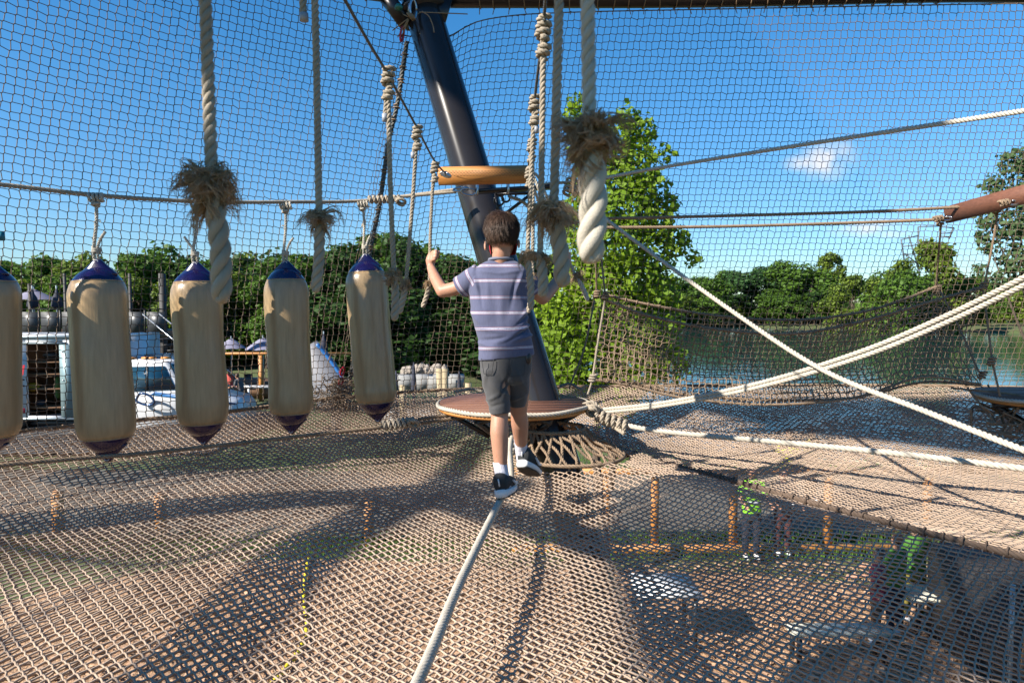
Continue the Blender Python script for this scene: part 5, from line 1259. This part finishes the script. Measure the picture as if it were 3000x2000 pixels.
for k, px in enumerate((-60, 40, 610)):
    x = P(px, 1300, 25).x; w = bpy.data.objects.new('wheel', None); COL.objects.link(w); w.parent = tk; w.location = Vector((x, 25.2, GZ + .52)) - tk.location
    g = G(); lathe(g, [(.28, -.14), (.46, -.14), (.5, -.09), (.5, .09), (.46, .14), (.28, .14)], (x, 25.2, GZ + .58), 28, M=Matrix.Rotation(math.pi / 2, 4, 'X')); g.build('tyre', M_tyre, w, smooth=True)
    g = G(); lathe(g, [(.02, -.15), (.2, -.13), (.29, -.11), (.29, .1), (.02, .1)], (x, 25.2, GZ + .58), 24, M=Matrix.Rotation(math.pi / 2, 4, 'X')); g.build('rim', M_steel, w, smooth=True)

# ---- terrace building
M_dk = mat('dark_timber_wall', (.03, .028, .028), .7); M_deckb = mat('terrace_boards', (.28, .15, .08), .7, noise=.3, nscale=3)
YT = 32
tr_ = thing('terrace', 'upper dining terrace with glass railing behind the truck', 'terrace', (P(150, 980, YT).x, YT, GZ))
xa, xb = P(-400, 980, YT).x, P(482, 980, YT).x; zf = P(0, 982, YT).z
g = G(); box(g, ((xa + xb) / 2, YT + 3, zf), (xb - xa, 6, .22)); g.build('floor_slab', M_deckb, tr_)
g = G(); box(g, ((xa + xb) / 2, YT + 5.8, (GZ + zf) / 2), (xb - xa, .3, zf - GZ - .2)); g.build('back_wall', M_dk, tr_)
for px in np.arange(-380, 480, 62):
    g = G(); x = P(px, 940, YT).x; box(g, (x, YT - .03, zf + .65), (.06, .06, 1.15)); g.build('railing_post', M_black, tr_)
    g = G(); box(g, (x + .5, YT - .02, zf + .62), (.86, .02, .95)); g.build('glass_pane', mat('grey_glass', (.06, .065, .07), .4, spec=.4), tr_)
g = G(); box(g, ((xa + xb) / 2, YT - .04, zf + 1.22), (xb - xa, .07, .05)); g.build('hand_rail', M_black, tr_)
for px in (75, 180, 372, 468):
    g = G(); x = P(px, 900, YT).x; w_ = .24 if px == 468 else .10; box(g, (x, YT + .3, (GZ + P(0, 800 if px != 75 else 830, YT).z) / 2), (w_, w_, P(0, 800 if px != 75 else 830, YT).z - GZ)); g.build('post', M_dk, tr_)
stair = thing('outdoor_stair', 'dark stair with a pale metal hand rail at the end of the terrace', 'stair', (P(470, 1050, 30).x, 30, GZ))
for i in range(14):
    g = G(); x = P(470, 960, 30).x + i * .26; z_ = zf - .1 - i * .235; box(g, (x, 30.5, z_), (.30, 1.4, .06)); g.build('step', M_dk, stair)
for yy in (29.8, 31.2):
    g = G(); bar(g, (P(425, 925, 30).x, yy, P(0, 920, 30).z), (P(425, 925, 30).x + 3.9, yy, P(0, 920, 30).z - 3.3), .05, .05); g.build('hand_rail', M_steel, stair)
acu = thing('air_conditioner', 'boxy white air conditioning unit under the terrace', 'air conditioner', P(425, 1040, 29)); c = P(425, 1020, 29)
g = G(); box(g, c, (.75, .4, .55)); g.build('casing', M_white, acu)
g = G(); tube(g, [c + Vector((0, -.205, 0)), c + Vector((0, -.215, 0))], .2, 20); g.build('fan_grille', M_black, acu)
g = G(); bar(g, c + Vector((-.3, 0, -.3)), Vector((c.x - .3, c.y, GZ)), .05); bar(g, c + Vector((.3, 0, -.3)), Vector((c.x + .3, c.y, GZ)), .05); g.build('stand', M_black, acu)
g = G(); c = P(378, 1015, 29); lathe(g, [(.02, .42), (.2, .38), (.32, .25), (.36, .05), (.36, -.35), (.02, -.35)], c, 20); bt = solo(g, 'water_tank', mat('blue_plastic', (.05, .2, .55), .3), 'rounded blue and white tank above the truck cab', 'tank', smooth=True)
g = G(); tube(g, [c + Vector((0, 0, -.05)), c + Vector((0, 0, -.36))], .368, 20); g.build('white_band', M_white, bt); g = G(); tube(g, [c + Vector((0, 0, -.36)), (c.x, c.y, GZ)], .08, 10); g.build('post', M_black, bt)

M_umb = mat('grey_umbrella_cloth', (.36, .35, .47), .85, trans=.25); M_umbd = mat('dark_umbrella_cloth', (.035, .037, .06), .85)
def parasol(px, py_top, py_rim, hwpx, Y, label, zbase, closed=False):
    c = P(px, py_top, Y); root = thing('parasol', label, 'umbrella', (c.x, Y, zbase), 'terrace parasols'); n = 8
    if not closed:
        rim = P(px, py_rim, Y).z; r = hwpx / 2000 * Y; g = G(); m_ = 6; V = [(c.x, Y, c.z)]
        for k in range(1, m_ + 1):
            t = k / m_
            for j in range(n * 2):
                a = j * math.pi / n; rr = r * t * (1 if j % 2 == 0 else .95); V.append((c.x + rr * math.cos(a), Y + rr * math.sin(a), c.z + (rim - c.z) * t ** 1.15 + (.0 if j % 2 == 0 else .03 * t)))
        F = [np.array([0, 1 + j, 1 + (j + 1) % (2 * n)]) for j in range(2 * n)]
        for k in range(m_ - 1):
            for j in range(2 * n): a0 = 1 + k * 2 * n; F.append(np.array([a0 + j, a0 + (j + 1) % (2 * n), a0 + 2 * n + (j + 1) % (2 * n), a0 + 2 * n + j]))
        g.add(V, F); g.build('canopy', M_umb, root)
    else:
        g = G(); zt_ = c.z; zr = P(px, py_rim, Y).z; lathe(g, [(.02, zt_), (.09, zt_ - .3), (.20, (zt_ + zr) / 2), (.26, zr + .1), (.14, zr), (.02, zr)], (c.x, Y, 0), 14); g.build('canopy', M_umbd, root, smooth=True)
    g = G(); tube(g, [(c.x, Y, zbase), (c.x, Y, c.z + .1)], .035, 8); g.build('pole', M_alu, root)
    return root
parasol(98, 846, 878, 58, 34, 'open lavender grey parasol on the upper terrace', zf)
parasol(94, 842, 903, 20, 33, 'closed dark parasol in front of the open one on the upper terrace', zf, True)
parasol(165, 842, 903, 20, 33, 'closed dark parasol standing alone on the upper terrace', zf, True)
parasol(677, 990, 1020, 42, 36, 'open grey parasol on the lower terrace, left one of the pair', GZ)
parasol(770, 988, 1023, 52, 35, 'open grey parasol on the lower terrace, right one of the pair', GZ)
parasol(948, 975, 1030, 14, 40, 'closed pale parasol far beyond the grey hull', GZ, True)
parasol(625, 990, 1030, 12, 38, 'closed pale parasol half hidden by a cream fender', GZ, True)
# lower terrace: pergola frame, wall, tables, people
pg = thing('timber_pergola', 'orange timber frame of the lower terrace', 'pergola', (P(720, 1100, 33).x, 33, GZ))
for px in (648, 763, 878):
    g = G(); x = P(px, 1000, 33).x; zt_ = P(0, 1040, 33).z; box(g, (x, 33, (GZ + zt_) / 2), (.18, .18, zt_ - GZ)); g.build('post', M_timber, pg)
g = G(); box(g, (P(735, 1000, 33).x, 33, P(0, 1039, 33).z + .06), (10.5, .2, .12)); g.build('beam', M_timber, pg)
g = G(); box(g, (P(740, 1000, 34).x, 35, GZ + .42), (9, 2.0, .8)); solo(g, 'planter_wall', M_deckb, 'low brown wall of the lower terrace', 'wall')
g = G(); box(g, (P(740, 1000, 31).x, 31.2, GZ + .95), (8.6, .12, .12)); 
for px in (615, 700, 800, 880): bar(g, (P(px, 0, 31).x, 31.2, GZ), (P(px, 0, 31).x, 31.2, GZ + .9), .08)
solo(g, 'white_rail', M_white, 'white rail in front of the lower terrace', 'rail')
def table(px, Y, label):
    x = P(px, 1000, Y).x; r_ = thing('patio_table', label, 'table', (x, Y, GZ), 'tables on the lower terrace'); g = G(); box(g, (x, Y, GZ + .75), (1.2, .8, .05)); g.build('table_top', M_alu, r_)
    for sx_ in (-1, 1):
        for sy_ in (-1, 1): g = G(); box(g, (x + sx_ * .5, Y + sy_ * .3, GZ + .36), (.05, .05, .72)); g.build('leg', M_black, r_)
def chair(x, Y, label):
    r_ = thing('patio_chair', label, 'chair', (x, Y, GZ), 'dark chairs on the lower terrace'); g = G(); box(g, (x, Y, GZ + .45), (.45, .45, .05)); g.build('seat', M_black, r_)
    g = G(); box(g, (x, Y + .21, GZ + .75), (.45, .04, .5)); g.build('backrest', M_black, r_)
    for sx_ in (-1, 1):
        for sy_ in (-1, 1): g = G(); box(g, (x + sx_ * .2, Y + sy_ * .2, GZ + .21), (.03, .03, .42)); g.build('leg', M_black, r_)
for px, lb in ((665, 'pale patio table at the left end of the lower terrace'), (735, 'pale patio table by the orange post')):
    table(px, 36.5, lb)
    for dx, sd_ in ((-1.1, 'left'), (1.1, 'right')): chair(P(px, 1000, 36.5).x + dx, 36.3, 'dark patio chair %s of the pale table %s' % (sd_, 'by the orange post' if px > 700 else 'at the terrace end'))

# leaning grey hull and rigging gear
hull = thing('upturned_boat', 'grey boat hull with a blue gunwale propped up beyond the net', 'boat', P(960, 1160, 24))
g = G(); rings = []
A_, B_ = P(905, 1010, 24), P(985, 1180, 23.5)
for t in np.linspace(0, 1, 14):
    c = A_ + (B_ - A_) * t; w = .58 * math.sin(math.pi * min(.5, .12 + t * .5)) ** .8 + .05; rings.append(ering(c, (.86, .1, .5), (-.2, 1, 0), w, w * .6, 22, 2.3))
loft(g, rings); g.build('hull', mat('grey_gelcoat', (.20, .20, .22), .4, noise=.1, nscale=3), hull, smooth=True)
g = G(); tube(g, smooth_path([P(928, 1008, 23.6), P(955, 1040, 23.6), P(990, 1088, 23.5), P(1012, 1130, 23.4)], 6), .06, 8); g.build('gunwale', mat('blue_trim', (.03, .16, .45), .3), hull, smooth=True)
g = G(); box(g, P(985, 1175, 23.2), (.9, .6, .7)); box(g, P(1000, 1150, 23.2), (.5, .6, .9)); g.build('cradle', M_dk, hull)
g = G(); bar(g, P(985, 1175, 23.2) - Vector((0, 0, .3)), (P(985, 1175, 23.2).x, 23.2, GZ), .3); g.build('stand', M_dk, hull)
for c, lb in ((P(1003, 1088, 5.52), 'red carabiner, upper, caught in the gathered cords at the foot of the corner rope'), (P(999, 1118, 5.5), 'red carabiner, lower, caught in the gathered cords at the foot of the corner rope')):
    g = G(); link(g, c, (.3, 0, 1), .016, .034, .008); solo(g, 'carabiner', M_red, lb, 'carabiner', 'red carabiners', smooth=True)
# stone jetty with pilings
M_conc = mat('pale_concrete', (.34, .34, .33), .8, noise=.2, nscale=3); M_stone = mat('boulder', (.42, .36, .30), .9, noise=.4, nscale=3, bump=.8, bscale=5)
jt = thing('jetty', 'pale concrete jetty by the dark bank, just left of the boy', 'jetty', (P(1260, 1120, 28).x, 28, WZ))
for px, w_ in ((1190, 1.0), (1285, .9), (1335, .7), (1240, .8)):
    g = G(); box(g, P(px, 1118, 28), (w_, 1.0, .55), rz=.1); g.build('block', M_conc, jt)
g = G(); box(g, (P(1270, 1130, 28).x, 28.3, WZ + .3), (4.6, 2.2, 1.1)); g.build('base', M_conc, jt)
for i in range(16):
    g = G(); c = P(1195 + i * 7 + rng.normal(0, 3), 1092 - rng.uniform(0, 14), 29); ball(g, c, tuple(rng.uniform(.14, .3, 3)), 9, 6); V = g.V[0]; V += rng.normal(0, .02, V.shape)
    solo(g, 'boulder', M_stone, 'brown boulder in the heap on the jetty', 'boulder', 'boulders heaped on the jetty')
for px, py_, r_, lb_ in ((1288, 1080, .14, 'tall pale piling rising behind the jetty, left one of the pair'), (1303, 1080, .14, 'tall pale piling rising behind the jetty, right one of the pair'), (1372, 1122, .13, 'short pale piling right of the jetty, beside the boy'), (1180, 1128, .13, 'short pale piling at the left end of the jetty')):
    g = G(); c = P(px, py_, 27); tube(g, [(c.x, 27, WZ - .3), (c.x, 27, c.z)], r_, 12); solo(g, 'piling', mat('pale_piling', (.50, .40, .24), .8, noise=.3, nscale=4), lb_, 'piling', 'timber pilings at the jetty', smooth=True)
for px, lb_ in ((1160, 'thin dark furled parasol at the left end of the jetty'), (1345, 'thin dark furled parasol near the right end of the jetty'), (1212, 'tallest thin dark furled parasol, among the boulders')):
    g = G(); c = P(px, 1085 if px != 1212 else 1060, 26.5); lathe(g, [(.02, c.z), (.05, c.z - .2), (.10, c.z - .8), (.12, c.z - 1.2), (.06, c.z - 1.3), (.05, WZ)], (c.x, 26.5, 0), 10); solo(g, 'furled_parasol', M_umbd, lb_, 'umbrella', 'furled parasols by the jetty', smooth=True)

# ---- people below and beyond
def person(x, y, z, h, label, shirt, legs, face=0.0, skin=M_skin, bend=0.0, hair=M_hair, arms=(.25, .25)):
    root = thing('person', label, 'person', (x, y, z)); s = h / 1.75
    def W_(px, py, pz):
        c_, s_ = math.cos(face), math.sin(face); py += bend * max(0, pz - .95) ; return Vector((x + (px * c_ - py * s_) * s, y + (px * s_ + py * c_) * s, z + (pz - abs(bend) * .25 * max(0, pz - .95)) * s))
    g = G(); ball(g, W_(0, .01, 1.62), (.078 * s, .095 * s, .115 * s), 16, 12); ball(g, W_(0, .105, 1.60), (.014 * s, .02 * s, .02 * s), 8, 6)
    for e in (-1, 1): ball(g, W_(e * .08, .0, 1.61), (.014 * s, .02 * s, .03 * s), 8, 6)
    limb(g, [W_(0, 0, 1.55), W_(0, 0, 1.45)], [.055 * s, .06 * s], 12)
    for e, ar in zip((-1, 1), arms):
        sh0 = W_(e * .18, 0, 1.40); elb = W_(e * .24, .02 + ar * .3, 1.13 + ar * .1); wr = W_(e * .24, .10 + ar, .92 + ar * .7)
        limb(g, [sh0, elb], [.046 * s, .038 * s], 12); limb(g, [elb, wr], [.038 * s, .026 * s], 12)
        d = (wr - elb).normalized(); sd = d.orthogonal().normalized(); limb(g, [wr, wr + d * .08 * s], [.028 * s, .03 * s], 10)
        for f_ in (-.03, -.01, .01, .03): limb(g, [wr + d * .08 * s + sd * f_ * s, wr + d * .15 * s + sd * f_ * s], [.011 * s, .009 * s], 8)
        limb(g, [wr + d * .03 * s, wr + d * .09 * s + sd * .05 * s], [.013 * s, .010 * s], 8)
    loft(g, [ering(W_(0, 0, zz_), (math.cos(face), math.sin(face), 0), (-math.sin(face), math.cos(face), 0), w * s, d_ * s, 16) for zz_, w, d_ in ((.9, .14, .10), (1.1, .13, .09), (1.35, .16, .10), (1.45, .10, .07))])
    for e in (-1, 1): limb(g, [W_(e * .09, 0, .92), W_(e * .10, .02, .50), W_(e * .10, -.01, .09)], [.085 * s, .055 * s, .035 * s], 14)
    body_ = remesh(g.mesh('body', True), .014 * s, 3); finish(body_, 'body', skin, root)
    g = G(); loft(g, [ering(W_(0, 0, zz_), (math.cos(face), math.sin(face), 0), (-math.sin(face), math.cos(face), 0), w * s, d_ * s, 18, 2.4) for zz_, w, d_ in ((.86, .175, .125), (1.1, .165, .12), (1.36, .19, .125), (1.46, .12, .09), (1.49, .07, .07))])
    for e, ar in zip((-1, 1), arms): limb(g, [W_(e * .17, 0, 1.40), W_(e * .225, .015 + ar * .2, 1.2 + ar * .1)], [.066 * s, .062 * s], 12)
    finish(remesh(g.mesh('top', True), .015 * s, 3), 'top', shirt, root)
    g = G(); loft(g, [ering(W_(0, 0, zz_), (math.cos(face), math.sin(face), 0), (-math.sin(face), math.cos(face), 0), w * s, d_ * s, 18, 2.4) for zz_, w, d_ in ((.74, .16, .115), (.85, .17, .12), (.95, .16, .115))])
    for e in (-1, 1): limb(g, [W_(e * .09, 0, .84), W_(e * .10, .02, .48), W_(e * .10, -.01, .16)], [.095 * s, .072 * s, .06 * s], 12)
    finish(remesh(g.mesh('trousers', True), .015 * s, 3), 'trousers', legs, root)
    g = G(); ball(g, W_(0, -.02, 1.655), (.088 * s, .105 * s, .10 * s), 16, 10); g.build('hair', hair, root, smooth=True)
    for e in (-1, 1): g = G(); ball(g, W_(e * .10, .05, .045), (.048 * s, .13 * s, .05 * s), 14, 8); g.build('shoe', M_sole, root, smooth=True)
    return root
M_hi = mat('lime_vest', (.32, .85, .03), .7); M_navy = mat('navy_trousers', (.02, .025, .045), .9); M_yel = mat('yellow_top', (.75, .75, .04), .8)
def pxg(px, Y): return (px - 1500) / 2000 * Y
pv = person(pxg(2212, 12.2), 12.2, GZ + .1, 1.72, 'person in a lime safety vest with pale bands, below the deck net', M_hi, M_navy, math.pi)
g = G()
for z_ in (1.08, 1.24): 
    c = Vector((pxg(2212, 12.2), 12.2, GZ + .1 + z_ * .983)); tube(g, [c + Vector((math.cos(a) * .178, math.sin(a) * .13, 0)) for a in np.linspace(0, 6.2832, 24)], .022, 6, caps=False)
g.build('reflective_band', mat('reflective_grey', (.5, .52, .58), .4), pv)
person(pxg(2305, 12.4), 12.4, GZ + .1, 1.6, 'person in dark clothes standing right of the lime vest', M_navy, mat('maroon_cloth', (.10, .03, .03), .9), math.pi)
person(pxg(2320, 15.5), 15.5, GZ + .1, 1.75, 'person in a yellow top beyond the timber fence, left one', M_yel, M_navy, 2.5)
person(pxg(2385, 15.8), 15.8, GZ + .1, 1.75, 'person in a yellow top beyond the timber fence, right one', M_yel, M_black, 3.6)
person(pxg(698, 30), 30.2, GZ, 1.72, 'person in dark clothes stooping by the lower terrace', mat('grey_top', (.10, .10, .11), .9), M_black, 1.2, bend=.35)
person(pxg(655, 31), 30.8, GZ, 1.7, 'person in a pale top and blue trousers beside a cream fender', mat('pale_top', (.6, .6, .62), .9), mat('blue_trousers', (.03, .06, .3), .9), 2.0)
person(pxg(663, 32), 32.2, GZ, 1.7, 'person in a red top at the white rail', mat('red_top', (.6, .1, .08), .9), M_black, 2.8)
# child play group at the bottom right, below the net
pc = pxg(2640, 8.6)
person(pxg(2648, 9.3), 9.3, GZ + .1, 1.45, 'child in a lime green shirt below the deck at the bottom right', mat('green_shirt', (.045, .17, .012), .8), M_navy, .4)
person(pxg(2595, 9.0), 9.0, GZ + .1, 1.35, 'child in a maroon shirt left of the lime green one below the deck', mat('maroon_shirt', (.20, .02, .05), .8), M_black, 1.2)
person(pxg(2715, 9.6), 9.7, GZ + .1, 1.5, 'child in a teal cap and green top below the deck', mat('green_shirt', (.10, .42, .02), .8), mat('olive_cloth', (.18, .15, .02), .8), -.4, hair=mat('teal_cap', (.02, .20, .30), .7))
def slab(px, py, Yc, s, label, name, m_, cat, legs=True):
    x = pxg(px, Yc); root = thing(name, label, cat, (x, Yc, GZ + .1)); g = G(); box(g, (x, Yc, GZ + .1 + s[2]), (s[0], s[1], .05)); g.build('table_top', m_, root)
    for sx_ in (-1, 1):
        for sy_ in (-1, 1): g = G(); box(g, (x + sx_ * s[0] * .42, Yc + sy_ * s[1] * .4, GZ + .1 + s[2] / 2), (.05, .05, s[2])); g.build('leg', M_black, root)
slab(1955, 1700, 9.2, (.85, .75, .75), 'white topped table on the wood chips below the net, left one', 'white_table', mat('white_top', (.85, .85, .84), .5), 'table')
slab(2480, 1780, 8.6, (1.3, .28, .42), 'cream bench on the wood chips left of the children', 'cream_bench', mat('cream_top', (.75, .72, .58), .6), 'bench')
slab(2800, 1740, 9.3, (1.2, .5, .6), 'cream topped table right of the children below the net', 'cream_table', mat('cream_top', (.75, .72, .58), .6), 'table')
# dark equipment shed with mesh front at the lower right
sh_ = thing('mesh_enclosure', 'dark mesh fronted enclosure at the bottom right, below the net', 'enclosure', (pxg(3000, 7.6), 7.6, GZ + .1)); x = pxg(2975, 7.6)
g = G(); box(g, (x + 1.1, 8.6, GZ + .75), (1.8, 1.5, 1.3)); g.build('body', M_dk, sh_)
for k in range(8): g = G(); box(g, (x + .05 + k * .3, 7.55, GZ + .8), (.04, .04, 1.5)); g.build('bar', M_alu, sh_)
# yellow braided rope lying on the chips
g = G(); rope(g, [(*P(605, 1990, 3.0).xy * 2.33, GZ + .14), (-2.9, 8.0, GZ + .14), (-2.85, 9.2, GZ + .14), (-3.3, 10.6, GZ + .14), (-3.75, 12.4, GZ + .14)], .035, smooth=8, sides=5, steps=5)
solo(g, 'yellow_rope', mat('yellow_rope', (.85, .70, .02), .5), 'bright yellow rope lying on the wood chips under the left of the net', 'rope', smooth=True)
# support posts under the deck
for k, (px, Y) in enumerate(((455, 13.4), (1075, 13.0), (150, 13.6))):
    x = pxg(px, Y); g = G(); box(g, (x, Y, GZ + .5), (.16, .16, .9)); solo(g, 'timber_post', M_timber, ('orange timber post under the left of the net, middle one', 'orange timber post under the net, right one of three', 'orange timber post under the net, leftmost of three')[k], 'post')
# grass tufts along the path
g = G(); nB = 9000; bx = rng.uniform(-10, 14, nB); by = rng.uniform(12.2, 13.6, nB) + (rng.random(nB) < .35) * rng.uniform(5.5, 8, nB); hb = rng.uniform(.06, .28, nB)
A = np.stack([bx, by, np.full(nB, GZ + .05)], 1); B = A + np.stack([rng.normal(0, .05, nB), rng.normal(0, .05, nB), hb], 1); prisms(g, A, B, .012, .001, n=3)
obj('grass_tufts', g.mesh('grass_tufts'), mat('grass_blade', (.12, .26, .03), .8, trans=.3), kind='stuff')
# teal scrap at the left edge: end of a sign board
g = G(); box(g, P(2, 692, 3.95), (.035, .02, .05)); solo(g, 'teal_tag', mat('teal_plastic', (.0, .16, .24), .4), 'small teal tag clipped to the net at the left edge', 'tag')
